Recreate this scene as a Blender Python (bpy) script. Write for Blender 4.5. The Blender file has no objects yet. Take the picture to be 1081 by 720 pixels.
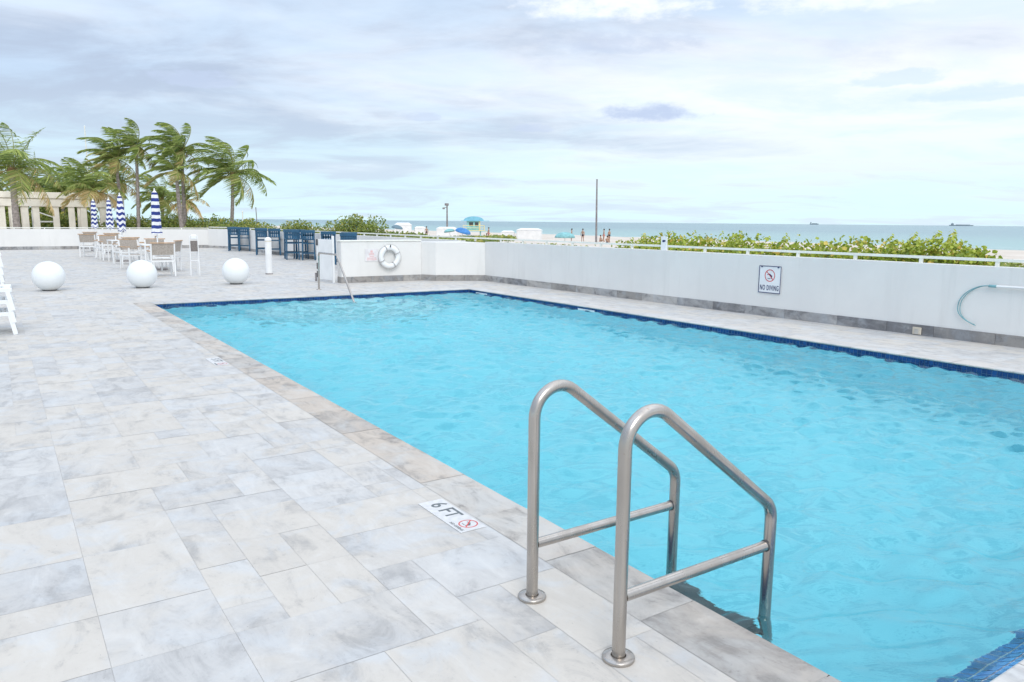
import bpy, bmesh, math, random
import numpy as np
from mathutils import Vector, Matrix
R = math.radians
PI = math.pi
scene = bpy.context.scene
col = scene.collection

# ------------------------------------------------------------------ camera
cd = bpy.data.cameras.new('camera'); cam = bpy.data.objects.new('camera', cd); col.objects.link(cam)
cd.sensor_width = 36.0; cd.lens = 805.54/1081*36; cd.clip_start = 0.05; cd.clip_end = 90000
PIT, ROL, HEAD = R(8.9031), R(0.5252), R(33.8749)
Fw = Vector((math.sin(HEAD)*math.cos(PIT), math.cos(HEAD)*math.cos(PIT), -math.sin(PIT)))
Rt = Vector((math.cos(HEAD), -math.sin(HEAD), 0)); Up = Rt.cross(Fw)
R2 = Rt*math.cos(ROL)+Up*math.sin(ROL); U2 = Up*math.cos(ROL)-Rt*math.sin(ROL)
m = Matrix((R2, U2, -Fw)).transposed().to_4x4(); m.translation = (0, 0, 1.5)
cam.matrix_world = m
scene.camera = cam

# ------------------------------------------------------------------ world
SUN_EL, SUN_AZ = 42, 202          # azimuth clockwise from +Y
w = bpy.data.worlds.new('World'); scene.world = w; w.use_nodes = True
nt = w.node_tree; nt.nodes.clear(); N = nt.nodes; L = nt.links
def wn(t, **k):
    n = N.new(t)
    for a, b in k.items(): setattr(n, a, b)
    return n
def wmath(op, a, b=None, clamp=False):
    n = wn('ShaderNodeMath', operation=op, use_clamp=clamp)
    for i, v in enumerate((a, b)):
        if v is None: continue
        if isinstance(v, (int, float)): n.inputs[i].default_value = v
        else: L.new(v, n.inputs[i])
    return n.outputs[0]
def wmix(fac, a, b):
    n = wn('ShaderNodeMix', data_type='RGBA')
    for s, v in ((n.inputs[0], fac), (n.inputs[6], a), (n.inputs[7], b)):
        if isinstance(v, (int, float)): s.default_value = v
        elif isinstance(v, tuple): s.default_value = (*v, 1)
        else: L.new(v, s)
    return n.outputs[2]
def wsmooth(v, lo, hi):
    n = wn('ShaderNodeMapRange', interpolation_type='SMOOTHSTEP')
    L.new(v, n.inputs[0]); n.inputs[1].default_value = lo; n.inputs[2].default_value = hi
    return n.outputs[0]
sky = wn('ShaderNodeTexSky', sky_type='NISHITA', sun_disc=False, sun_elevation=R(SUN_EL), sun_rotation=R(SUN_AZ),
         air_density=1.0, dust_density=1.5, ozone_density=1.0)
tc = wn('ShaderNodeTexCoord'); sep = wn('ShaderNodeSeparateXYZ'); L.new(tc.outputs['Generated'], sep.inputs[0])
X, Y, Z = sep.outputs
zz = wmath('ADD', wmath('MAXIMUM', Z, 0.0), 0.10)
px = wmath('DIVIDE', X, zz); py = wmath('DIVIDE', Y, zz)
# cloud sheet coordinates: u runs across the view, v runs away from the viewer
cu, su = math.cos(HEAD), math.sin(HEAD)
u = wmath('SUBTRACT', wmath('MULTIPLY', px, cu), wmath('MULTIPLY', py, su))
v = wmath('ADD', wmath('MULTIPLY', px, su), wmath('MULTIPLY', py, cu))
cmb = wn('ShaderNodeCombineXYZ'); L.new(wmath('MULTIPLY', u, 0.75), cmb.inputs[0]); L.new(v, cmb.inputs[1]); cmb.inputs[2].default_value = 3.7
def cloud(scale, detail, rough, off, dist=0.4):
    mp = wn('ShaderNodeMapping'); mp.inputs['Location'].default_value = off
    L.new(cmb.outputs[0], mp.inputs[0])
    n = wn('ShaderNodeTexNoise'); n.inputs['Scale'].default_value = scale; n.inputs['Detail'].default_value = detail
    n.inputs['Roughness'].default_value = rough; n.inputs['Distortion'].default_value = dist
    L.new(mp.outputs[0], n.inputs['Vector']); return n.outputs[0]
c1 = cloud(0.42, 8, 0.56, (1.3, 0.4, 0), 0.15); c2 = cloud(1.15, 10, 0.60, (5.2, 2.2, 1)); c3 = cloud(2.6, 6, 0.55, (9.1, 7.2, 2), 0.8)
mass = wmath('ADD', wmath('MULTIPLY', c1, 0.60), wmath('ADD', wmath('MULTIPLY', c2, 0.30), wmath('MULTIPLY', c3, 0.14)))
# side of the view: the right is brighter
side = wmath('SUBTRACT', wmath('MULTIPLY', X, cu), wmath('MULTIPLY', Y, su))
dark = wsmooth(wmath('ADD', mass, wmath('MULTIPLY', side, -0.18)), 0.42, 0.66)
K = 11.0
def kk(*c): return tuple(x*K for x in c)
white = kk(0.90, 0.93, 0.98); grey = kk(0.45, 0.535, 0.68); blue = kk(0.58, 0.75, 0.95)
deck = wmix(dark, white, grey)
thin = wsmooth(c2, 0.38, 0.60)
deck = wmix(wmath('MULTIPLY', wmath('SUBTRACT', 1.0, thin), 0.55), deck, blue)
hor = wsmooth(Z, -0.02, 0.17)
horc = kk(0.68, 0.90, 0.96)
haze = wmath('MULTIPLY', wmath('SUBTRACT', 1.0, hor), 0.92)
bands = wsmooth(c2, 0.46, 0.62)
low = wmix(wmath('MULTIPLY', bands, 0.75), horc, kk(0.62, 0.74, 0.88))
deck = wmix(haze, deck, low)
# single clouds at their own bearing and height
az = wmath('MULTIPLY', wmath('ARCTAN2', X, Y), 57.2958); el = wmath('MULTIPLY', wmath('ARCSINE', Z), 57.2958)
edge_n = wn('ShaderNodeTexNoise'); edge_n.inputs['Scale'].default_value = 0.55; edge_n.inputs['Detail'].default_value = 7; edge_n.inputs['Roughness'].default_value = 0.6
cc = wn('ShaderNodeCombineXYZ'); L.new(az, cc.inputs[0]); L.new(wmath('MULTIPLY', el, 2.2), cc.inputs[1]); L.new(cc.outputs[0], edge_n.inputs['Vector'])
en = wmath('MULTIPLY', wmath('SUBTRACT', edge_n.outputs[0], 0.5), 2.6)
def blob(a0, e0, wa, we, colr, amt, base, soft=0.7):
    da = wmath('DIVIDE', wmath('SUBTRACT', az, a0), wa); de = wmath('DIVIDE', wmath('SUBTRACT', el, e0), we)
    de = wmath('MULTIPLY', de, wmath('ADD', 1.0, wmath('MULTIPLY', wmath('LESS_THAN', de, 0.0), 0.9)))      # flatter underneath
    d = wmath('ADD', wmath('ADD', wmath('MULTIPLY', da, da), wmath('MULTIPLY', de, de)), en)
    return wmix(wmath('MULTIPLY', wsmooth(wmath('SUBTRACT', 1.0, d), 0.0, soft), amt), base, colr)
B1 = kk(0.53, 0.62, 0.82); WH = kk(1.0, 1.02, 1.05)
deck = blob(41.0, 14.8, 8.0, 2.2, WH, 0.75, deck, 1.2)
deck = blob(41.5, 12.2, 7.0, 1.3, kk(0.50, 0.58, 0.75), 0.55, deck, 1.2)
deck = blob(43.6, 7.5, 4.2, 1.05, kk(0.48, 0.57, 0.77), 0.9, deck, 1.1)
deck = blob(35.3, 6.6, 1.6, 0.5, B1, 0.45, deck)
deck = blob(59.5, 9.2, 3.4, 0.8, kk(0.62, 0.76, 0.97), 0.65, deck)
deck = blob(64.5, 8.0, 4.0, 0.8, kk(0.62, 0.76, 0.97), 0.65, deck)
deck = blob(12.0, 9.0, 3.2, 0.8, B1, 0.5, deck)
deck = blob(27.0, 7.3, 1.8, 0.5, B1, 0.5, deck)
deck = blob(57.0, 14.5, 9.0, 2.0, WH, 0.6, deck, 1.2)
# an overcast sky is brightest overhead
zen = wmath('ADD', 1.0, wmath('MULTIPLY', wsmooth(wmath('ADD', Z, wmath('MULTIPLY', wmath('SUBTRACT', c2, 0.5), 0.9)), 0.34, 0.85), 0.7))
vm = wn('ShaderNodeVectorMath', operation='SCALE'); L.new(deck, vm.inputs[0]); L.new(zen, vm.inputs['Scale']); deck = vm.outputs[0]
allc = wmix(0.92, sky.outputs[0], deck)
bg = wn('ShaderNodeBackground'); L.new(allc, bg.inputs[0]); bg.inputs[1].default_value = 0.10
wo = wn('ShaderNodeOutputWorld'); L.new(bg.outputs[0], wo.inputs[0])

# ------------------------------------------------------------------ sun
sd = bpy.data.lights.new('sun', 'SUN'); sun = bpy.data.objects.new('sun', sd); col.objects.link(sun)
sd.energy = 1.2; sd.angle = R(25); sd.color = (1.0, 0.96, 0.90)
ds = Vector((math.sin(R(SUN_AZ))*math.cos(R(SUN_EL)), math.cos(R(SUN_AZ))*math.cos(R(SUN_EL)), math.sin(R(SUN_EL))))
sun.rotation_euler = ds.to_track_quat('Z', 'Y').to_euler()
sun.location = (0, -10, 30)

vs = scene.view_settings
vs.view_transform = 'Standard'; vs.look = 'None'; vs.gamma = 1; vs.exposure = 0.12; vs.use_curve_mapping = False
cy = scene.cycles
cy.caustics_refractive = True; cy.caustics_reflective = True; cy.max_bounces = 10; cy.diffuse_bounces = 4
cy.glossy_bounces = 4; cy.transmission_bounces = 8; cy.transparent_max_bounces = 8
cy.use_denoising = True; cy.denoising_input_passes = 'RGB_ALBEDO_NORMAL'; cy.denoising_prefilter = 'ACCURATE'; cy.blur_glossy = 0.5; cy.sample_clamp_indirect = 6

# ================================================================== helpers
def srgb(r, g, b):
    f = lambda c: (c/255/12.92) if c/255 <= 0.04045 else ((c/255+0.055)/1.055)**2.4
    return (f(r), f(g), f(b))

class Mat:
    def __init__(s, name):
        s.m = bpy.data.materials.new(name); s.m.use_nodes = True; s.t = s.m.node_tree
        s.b = s.t.nodes['Principled BSDF']; s.tc = None
    def n(s, t, **k):
        x = s.t.nodes.new(t)
        for a, b in k.items(): setattr(x, a, b)
        return x
    def l(s, a, b): s.t.links.new(a, b)
    def obj(s):
        if not s.tc: s.tc = s.n('ShaderNodeTexCoord')
        return s.tc.outputs['Object']
    def noise(s, scale, detail=4, rough=0.55, vec=None, dist=0.0, stretch=None):
        n = s.n('ShaderNodeTexNoise'); n.inputs['Scale'].default_value = scale; n.inputs['Detail'].default_value = detail
        n.inputs['Roughness'].default_value = rough; n.inputs['Distortion'].default_value = dist
        vec = vec or s.obj()
        if stretch:
            mp = s.n('ShaderNodeMapping'); mp.inputs['Scale'].default_value = stretch; s.l(vec, mp.inputs[0]); vec = mp.outputs[0]
        s.l(vec, n.inputs['Vector']); return n.outputs[0]
    def ramp(s, v, lo, hi, a=0.0, b=1.0):
        n = s.n('ShaderNodeMapRange', interpolation_type='SMOOTHSTEP'); s.l(v, n.inputs[0])
        for i, x in enumerate((lo, hi, a, b)): n.inputs[i+1].default_value = x
        return n.outputs[0]
    def mix(s, f, a, b, bt='MIX'):
        n = s.n('ShaderNodeMix', data_type='RGBA', blend_type=bt)
        for k, v in ((0, f), (6, a), (7, b)):
            if isinstance(v, (int, float)): n.inputs[k].default_value = v
            elif isinstance(v, tuple): n.inputs[k].default_value = (*v[:3], 1)
            else: s.l(v, n.inputs[k])
        return n.outputs[2]
    def math(s, op, a, b=None):
        n = s.n('ShaderNodeMath', operation=op)
        for i, v in enumerate((a, b)):
            if v is None: continue
            if isinstance(v, (int, float)): n.inputs[i].default_value = v
            else: s.l(v, n.inputs[i])
        return n.outputs[0]
    def base(s, v):
        if isinstance(v, tuple): s.b.inputs['Base Color'].default_value = (*v[:3], 1)
        else: s.l(v, s.b.inputs['Base Color'])
    def rough(s, v):
        if isinstance(v, (int, float)): s.b.inputs['Roughness'].default_value = v
        else: s.l(v, s.b.inputs['Roughness'])
    def bump(s, h, strength=0.3, dist=0.01):
        n = s.n('ShaderNodeBump'); n.inputs['Strength'].default_value = strength; n.inputs['Distance'].default_value = dist
        s.l(h, n.inputs['Height']); s.l(n.outputs[0], s.b.inputs['Normal'])

def simple(name, c, rough=0.6, var=0.12, scale=6.0, metal=0.0, bump=0.0, spec=None):
    m = Mat(name); n = m.noise(scale, 5)
    k = m.ramp(n, 0.3, 0.7)
    m.base(m.mix(k, tuple(x*(1-var) for x in c), tuple(min(1, x*(1+var)) for x in c)))
    m.rough(rough); m.b.inputs['Metallic'].default_value = metal
    if spec is not None: m.b.inputs['Specular IOR Level'].default_value = spec
    if bump: m.bump(m.noise(scale*6, 4), bump, 0.01)
    return m.m

class MB:
    """collects faces for ONE mesh object"""
    def __init__(s): s.v = []; s.f = []; s.sm = []; s.mi = []; s.tint = []
    def add(s, vs, fs, smooth=False, mi=0, tint=(0.5, 0.5, 0.5)):
        o = len(s.v); s.v += [tuple(x) for x in vs]
        for f in fs: s.f.append(tuple(i+o for i in f)); s.sm.append(smooth); s.mi.append(mi); s.tint.append(tint)
    def box(s, a, b, mat=None, mi=0, bev=0.0, tint=(0.5, 0.5, 0.5)):
        (x0, y0, z0), (x1, y1, z1) = a, b
        if bev > 0:
            bm = bmesh.new(); bmesh.ops.create_cube(bm, size=1.0)
            for q in bm.verts:
                q.co = Vector(((x0+x1)/2+q.co.x*(x1-x0), (y0+y1)/2+q.co.y*(y1-y0), (z0+z1)/2+q.co.z*(z1-z0)))
            bmesh.ops.bevel(bm, geom=list(bm.edges), offset=bev, segments=2, affect='EDGES', profile=0.5)
            s.addbm(bm, mat, mi=mi, tint=tint); return
        vs_ = [Vector(p) for p in ((x0,y0,z0),(x1,y0,z0),(x1,y1,z0),(x0,y1,z0),(x0,y0,z1),(x1,y0,z1),(x1,y1,z1),(x0,y1,z1))]
        if mat: vs_ = [mat @ q for q in vs_]
        s.add(vs_, [(3,2,1,0),(4,5,6,7),(0,1,5,4),(1,2,6,5),(2,3,7,6),(3,0,4,7)], mi=mi, tint=tint)
    def addbm(s, bm, mat=None, smooth=False, mi=0, tint=(0.5, 0.5, 0.5)):
        bm.verts.ensure_lookup_table(); bm.verts.index_update()
        s.add([(mat @ q.co) if mat else q.co.copy() for q in bm.verts], [[q.index for q in f.verts] for f in bm.faces], smooth, mi, tint)
        bm.free()
    def tube(s, pts, r, seg=12, caps=True, mi=0, smooth=True):
        pts = [Vector(p) for p in pts]; n = len(pts)
        rs = r if isinstance(r, (list, tuple)) else [r]*n
        tang = []
        for i in range(n):
            a = pts[max(0, i-1)]; b = pts[min(n-1, i+1)]; tang.append((b-a).normalized())
        ref = Vector((0, 0, 1)) if abs(tang[0].z) < 0.9 else Vector((1, 0, 0))
        nx = tang[0].cross(ref).normalized(); vs_ = []
        for i in range(n):
            nx = (nx - tang[i]*nx.dot(tang[i])).normalized(); ny = tang[i].cross(nx)
            for k in range(seg):
                a = 2*PI*k/seg; vs_.append(pts[i]+(nx*math.cos(a)+ny*math.sin(a))*rs[i])
        fs = [(i*seg+k, i*seg+(k+1)%seg, (i+1)*seg+(k+1)%seg, (i+1)*seg+k) for i in range(n-1) for k in range(seg)]
        s.add(vs_, fs, smooth, mi)
        if caps:
            s.add(vs_[:seg], [tuple(range(seg))[::-1]], False, mi); s.add(vs_[-seg:], [tuple(range(seg))], False, mi)
    def lathe(s, prof, c=(0, 0, 0), seg=24, mi=0, smooth=True):
        vs_ = [(c[0]+r*math.cos(2*PI*k/seg), c[1]+r*math.sin(2*PI*k/seg), c[2]+z) for r, z in prof for k in range(seg)]
        fs = [(i*seg+k, i*seg+(k+1)%seg, (i+1)*seg+(k+1)%seg, (i+1)*seg+k) for i in range(len(prof)-1) for k in range(seg)]
        s.add(vs_, fs, smooth, mi)
    def bar(s, a, b, wd, hd, mi=0, up=Vector((0, 0, 1))):
        a = Vector(a); b = Vector(b); t = (b-a).normalized()
        if abs(t.dot(up)) > 0.95: up = Vector((0, 1, 0))
        x = t.cross(up).normalized()*wd/2; y = x.cross(t).normalized()*hd/2
        vs_ = [a-x-y, a+x-y, a+x+y, a-x+y, b-x-y, b+x-y, b+x+y, b-x+y]
        s.add(vs_, [(3,2,1,0),(4,5,6,7),(0,1,5,4),(1,2,6,5),(2,3,7,6),(3,0,4,7)], mi=mi)
    def build(s, name, mat, parent=None, **kw):
        me = bpy.data.meshes.new(name); me.from_pydata(s.v, [], s.f)
        mats = mat if isinstance(mat, (list, tuple)) else [mat]
        for q in mats: me.materials.append(q)
        me.polygons.foreach_set('use_smooth', s.sm); me.polygons.foreach_set('material_index', s.mi)
        if any(t != (0.5, 0.5, 0.5) for t in s.tint[:50]):
            at = me.attributes.new('tint', 'FLOAT_COLOR', 'FACE')
            at.data.foreach_set('color', np.array([(*t, 1) for t in s.tint], dtype=np.float32).ravel())
        me.update()
        o = bpy.data.objects.new(name, me); col.objects.link(o)
        if parent: o.parent = parent
        tag(o, **kw)
        return o

def tag(o, label=None, cat=None, group=None, kind=None):
    if label: o['label'] = label
    if cat: o['category'] = cat
    if group: o['group'] = group
    if kind: o['kind'] = kind
    return o
def empty(name, loc, label, cat, group=None, rz=0.0):
    o = bpy.data.objects.new(name, None); col.objects.link(o); o.location = loc; o.rotation_euler = (0, 0, rz)
    o.empty_display_size = 0.1
    return tag(o, label, cat, group)
def kids(o): return [c for c in bpy.data.objects if c.parent == o]
def copy_tree(o, parent=None, ch=None):
    c = o.copy(); col.objects.link(c)
    if parent: c.parent = parent
    for k in kids(o): copy_tree(k, c)
    return c
def place(o, loc, rz=0.0, label=None, group=None, scale=None):
    o.location = loc; o.rotation_euler = (0, 0, rz)
    if scale: o.scale = scale if isinstance(scale, tuple) else (scale,)*3
    if label: o['label'] = label
    if group: o['group'] = group
    return o
def rz(a, loc=(0, 0, 0)): return Matrix.Translation(loc) @ Matrix.Rotation(a, 4, 'Z')

def text_mesh(mb, txt, size, mat, mi=0, depth=0.0008, sx=1.0, bold=0.0, align='CENTER', spc=1.0):
    cu_ = bpy.data.curves.new('letters', 'FONT'); cu_.body = txt; cu_.size = size; cu_.align_x = align; cu_.align_y = 'CENTER'
    cu_.space_character = spc; cu_.extrude = depth; cu_.offset = bold; cu_.resolution_u = 3
    ob = bpy.data.objects.new('letters', cu_); col.objects.link(ob)
    dg = bpy.context.evaluated_depsgraph_get(); dg.update()
    me = bpy.data.meshes.new_from_object(ob.evaluated_get(dg))
    S = Matrix.Diagonal((sx, 1, 1, 1))
    mb.add([mat @ S @ q.co for q in me.vertices], [tuple(p.vertices) for p in me.polygons], mi=mi)
    bpy.data.objects.remove(ob); bpy.data.curves.remove(cu_); bpy.data.meshes.remove(me)

# ================================================================== materials
def stone(name, light, dark_, warm, warm_amt=0.4, contrast=1.0, rough=0.55, rw=0.30):
    m = Mat(name)
    at = m.n('ShaderNodeAttribute', attribute_name='tint')
    sp = m.n('ShaderNodeSeparateColor'); m.l(at.outputs['Color'], sp.inputs[0])
    r_, g_, b_ = sp.outputs[:3]
    sc = m.n('ShaderNodeVectorMath', operation='SCALE'); m.l(at.outputs['Color'], sc.inputs[0]); sc.inputs['Scale'].default_value = 37.0
    ad = m.n('ShaderNodeVectorMath', operation='ADD'); m.l(m.obj(), ad.inputs[0]); m.l(sc.outputs[0], ad.inputs[1])
    vec = ad.outputs[0]
    big = m.noise(2.6, 8, 0.68, vec, 1.6); chroma = m.noise(3.6, 5, 0.6, vec, 0.8); mid = m.noise(7, 8, 0.68, vec, 0.6, (1, 0.45, 1)); fine = m.noise(38, 5, 0.7, vec); pit = m.noise(110, 3, 0.6, vec, 0, (1, 0.5, 1))
    tone = m.math('ADD', m.math('MULTIPLY', r_, rw), m.math('ADD', m.math('MULTIPLY', big, 0.55), m.math('MULTIPLY', mid, 0.65)))
    c = m.mix(m.ramp(tone, 0.48, 1.05), light, dark_)
    c = m.mix(m.math('MULTIPLY', m.ramp(m.math('ADD', m.math('MULTIPLY', g_, 0.55), chroma), 0.55, 1.05), warm_amt), c, warm)
    c = m.mix(m.math('MULTIPLY', m.ramp(chroma, 0.50, 0.34), 0.35), c, tuple(x*y for x, y in zip(light, (0.93, 1.0, 1.08))))
    vein = m.math('MULTIPLY', m.math('MULTIPLY', m.ramp(mid, 0.48, 0.68), m.ramp(big, 0.36, 0.60, 0.25, 1.0)), 0.50*contrast)
    c = m.mix(vein, c, tuple(x*0.70 for x in dark_))
    lite = m.math('MULTIPLY', m.ramp(mid, 0.28, 0.46, 1, 0), 0.30)
    c = m.mix(lite, c, tuple(min(1, x*1.12) for x in light))
    sp2 = m.math('MULTIPLY', m.math('MULTIPLY', m.ramp(fine, 0.56, 0.70), m.ramp(mid, 0.42, 0.6, 0.2, 1.0)), 0.34*contrast)
    c = m.mix(sp2, c, tuple(x*0.62 for x in dark_))
    pt = m.math('MULTIPLY', m.math('MULTIPLY', m.ramp(pit, 0.66, 0.72), m.ramp(big, 0.45, 0.62)), 0.5)
    c = m.mix(pt, c, tuple(x*0.45 for x in dark_))
    m.base(c); m.rough(m.ramp(mid, 0.3, 0.7, rough-0.1, rough+0.12))
    m.bump(m.math('ADD', m.math('MULTIPLY', fine, 0.6), m.math('ADD', mid, m.math('MULTIPLY', pt, -0.6))), 0.25, 0.004)
    return m.m
M = {}
M['paver'] = stone('marble_paver', (0.57, 0.56, 0.54), (0.41, 0.405, 0.40), (0.57, 0.52, 0.45), 0.65, 1.1)
M['coping'] = stone('coping_stone', (0.52, 0.495, 0.455), (0.32, 0.30, 0.28), (0.52, 0.44, 0.36), 0.7, 1.7)
M['coping_pale'] = stone('coping_stone_pale', (0.58, 0.575, 0.56), (0.42, 0.42, 0.42), (0.58, 0.53, 0.47), 0.6, 1.1)
M['baseboard'] = stone('grey_marble_baseboard', (0.46, 0.46, 0.46), (0.17, 0.17, 0.18), (0.44, 0.41, 0.37), 0.5, 1.6, 0.55, 0.62)
M['grout'] = simple('grout', (0.54, 0.535, 0.52), 0.9, 0.12, 5)

def wallpaint():
    m = Mat('white_wall_paint')
    a = m.noise(0.8, 5, 0.6); b = m.noise(5.0, 6, 0.6, None, 0, (1, 1, 0.12)); c_ = m.noise(60, 3, 0.6)
    c = m.mix(m.ramp(a, 0.3, 0.7), (0.72, 0.715, 0.70), (0.77, 0.765, 0.745))
    c = m.mix(m.math('MULTIPLY', m.math('MULTIPLY', m.ramp(b, 0.50, 0.72), m.ramp(a, 0.4, 0.6, 0.3, 1.0)), 0.30), c, (0.56, 0.56, 0.54))
    m.base(c); m.rough(0.75); m.bump(m.math('ADD', c_, m.math('MULTIPLY', a, 2.0)), 0.25, 0.004); return m.m
M['wall'] = wallpaint()
M['white'] = simple('white_paint', (0.78, 0.79, 0.79), 0.45, 0.05, 3)
M['rail_white'] = simple('rail_white_paint', (0.80, 0.80, 0.74), 0.4, 0.05, 3)
M['plastic'] = simple('white_resin', (0.80, 0.82, 0.83), 0.4, 0.04, 2)
M['globe'] = simple('white_globe_plastic', (0.78, 0.81, 0.82), 0.35, 0.03, 1.5)
M['darkgrey'] = simple('dark_grey', (0.06, 0.06, 0.065), 0.6, 0.2, 5)
M['cream'] = simple('cream_concrete', (0.82, 0.77, 0.68), 0.85, 0.10, 1.2, bump=0.3)
M['navy'] = simple('navy_resin', (0.014, 0.082, 0.16), 0.42, 0.25, 4)
M['sling'] = simple('taupe_sling', (0.38, 0.34, 0.30), 0.85, 0.2, 40)
M['teak'] = simple('tan_wood', (0.50, 0.33, 0.20), 0.6, 0.2, 12)
M['ropec'] = simple('grey_rope', (0.46, 0.46, 0.46), 0.9, 0.2, 40)
M['sign_white'] = simple('sign_white', (0.78, 0.80, 0.82), 0.4, 0.03, 3)
M['marker_tile'] = simple('worn_marker_white', (0.60, 0.60, 0.60), 0.5, 0.08, 30)
M['ink'] = simple('navy_ink', (0.02, 0.03, 0.12), 0.5, 0.1, 5)
M['ink_black'] = simple('grey_black_ink', (0.12, 0.14, 0.15), 0.6, 0.2, 30)
M['red'] = simple('red_ink', (0.62, 0.06, 0.06), 0.5, 0.1, 9)
M['faded_red'] = simple('faded_red_ink', (0.74, 0.48, 0.48), 0.6, 0.08, 30)
M['hook_teal'] = simple('blue_grey_metal', (0.18, 0.38, 0.42), 0.4, 0.15, 9)
M['blue_cloth'] = simple('blue_cloth', (0.06, 0.22, 0.52), 0.8, 0.2, 3)  # blue and teal umbrella cloth paled in the colour for the air between
M['teal_cloth'] = simple('teal_cloth', (0.22, 0.46, 0.48), 0.8, 0.2, 3)
M['tent_white'] = simple('white_canvas', (0.80, 0.79, 0.78), 0.8, 0.06, 2)
M['tower_teal'] = simple('turquoise_paint', (0.30, 0.60, 0.60), 0.5, 0.1, 2)  # tower colours are paled to stand in for haze over the beach
M['tower_yellow'] = simple('yellow_paint', (0.78, 0.68, 0.34), 0.5, 0.1, 2)
M['tower_blue'] = simple('sky_blue_paint', (0.20, 0.50, 0.64), 0.45, 0.1, 2)
M['pole_grey'] = simple('weathered_pole', (0.24, 0.22, 0.22), 0.7, 0.25, 4)
M['skin'] = simple('skin_tone', (0.42, 0.25, 0.17), 0.6, 0.1, 4)
M['hair'] = simple('dark_hair', (0.03, 0.02, 0.015), 0.7, 0.2, 9)
M['cloth_a'] = simple('dark_swimwear', (0.03, 0.035, 0.06), 0.8, 0.2, 9)
M['cloth_b'] = simple('pink_swimwear', (0.65, 0.22, 0.22), 0.8, 0.2, 9)
M['ship'] = simple('ship_grey', (0.25, 0.30, 0.34), 0.7, 0.1, 0.02)

def steel():
    m = Mat('brushed_stainless_steel')
    a = m.noise(9, 5, 0.6, None, 0, (1, 1, 0.25)); b = m.noise(60, 4, 0.6, None, 0, (1, 1, 0.06)); sp = m.noise(45, 3, 0.6)
    c = m.mix(m.ramp(a, 0.3, 0.7), (0.53, 0.495, 0.46), (0.42, 0.385, 0.35))
    c = m.mix(m.math('MULTIPLY', m.ramp(b, 0.55, 0.75), 0.25), c, (0.34, 0.28, 0.24))
    c = m.mix(m.math('MULTIPLY', m.ramp(sp, 0.70, 0.76), 0.55), c, (0.30, 0.14, 0.07))
    m.base(c); m.b.inputs['Metallic'].default_value = 0.92; m.rough(m.ramp(a, 0.3, 0.7, 0.18, 0.34)); m.bump(b, 0.06, 0.001)
    return m.m
M['steel'] = steel()

def sandm():
    m = Mat('beach_sand')
    a = m.noise(0.25, 6, 0.6); b = m.noise(3, 5, 0.6)
    c = m.mix(m.ramp(a, 0.3, 0.7), (0.56, 0.49, 0.42), (0.66, 0.60, 0.53)); c = m.mix(m.math('MULTIPLY', m.ramp(b, 0.5, 0.7), 0.3), c, (0.42, 0.36, 0.30))
    m.base(c); m.rough(0.95); m.bump(b, 0.5, 0.05); return m.m
M['sand'] = sandm()

def seam():
    m = Mat('sea_water')
    g = m.n('ShaderNodeNewGeometry').outputs['Position']
    a = m.noise(0.012, 5, 0.6, g, 0.5, (1, 0.35, 1)); b = m.noise(0.12, 6, 0.65, g, 0, (1, 0.5, 1)); c_ = m.noise(0.9, 5, 0.6, g)
    sp = m.n('ShaderNodeSeparateXYZ'); m.l(g, sp.inputs[0])
    shore = m.ramp(sp.outputs[0], 118, 420)
    c = m.mix(shore, (0.26, 0.42, 0.41), (0.19, 0.30, 0.335))  # sea tones lightened in the colour in place of distance haze
    c = m.mix(m.math('MULTIPLY', m.ramp(a, 0.4, 0.65), 0.4), c, (0.24, 0.38, 0.39))
    # breaking surf: real white foam lines along the shore
    wv = m.math('ADD', sp.outputs[0], m.math('MULTIPLY', m.noise(0.03, 4, 0.6, g), 22))
    sn = m.math('SINE', m.math('MULTIPLY', wv, 0.36))
    near = m.ramp(sp.outputs[0], 122, 165, 1, 0)
    foam = m.math('MULTIPLY', m.math('MULTIPLY', m.ramp(sn, 0.62, 0.95), near), m.ramp(b, 0.40, 0.55))
    edge = m.ramp(wv, 124, 131, 1, 0)
    foam = m.math('MAXIMUM', foam, edge)
    c = m.mix(foam, c, (0.80, 0.83, 0.84))
    m.base(c); m.rough(0.32); m.b.inputs['IOR'].default_value = 1.33
    m.bump(m.math('ADD', m.math('MULTIPLY', b, 1.0), m.math('MULTIPLY', c_, 0.35)), 1.0, 0.9); return m.m
M['sea'] = seam()

def waterm():
    m = Mat('pool_water'); m.t.nodes.remove(m.b)
    out = [n for n in m.t.nodes if n.type == 'OUTPUT_MATERIAL'][0]
    g = m.n('ShaderNodeBsdfGlass'); g.inputs['Color'].default_value = (0.80, 0.985, 1.0, 1); g.inputs['IOR'].default_value = 1.33; g.inputs['Roughness'].default_value = 0.0
    rot = m.n('ShaderNodeMapping'); rot.inputs['Rotation'].default_value = (0, 0, R(34)); m.l(m.obj(), rot.inputs[0])
    a = m.noise(9, 4, 0.6, rot.outputs[0], 0.6, (0.55, 1.5, 1)); b = m.noise(26, 3, 0.55, rot.outputs[0], 0, (0.6, 1.4, 1))
    bp = m.n('ShaderNodeBump'); bp.inputs['Strength'].default_value = 1.0; bp.inputs['Distance'].default_value = 0.007
    m.l(m.math('ADD', a, m.math('MULTIPLY', b, 0.18)), bp.inputs['Height']); m.l(bp.outputs[0], g.inputs['Normal'])
    m.l(g.outputs[0], out.inputs['Surface']); return m.m
M['water'] = waterm()
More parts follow.
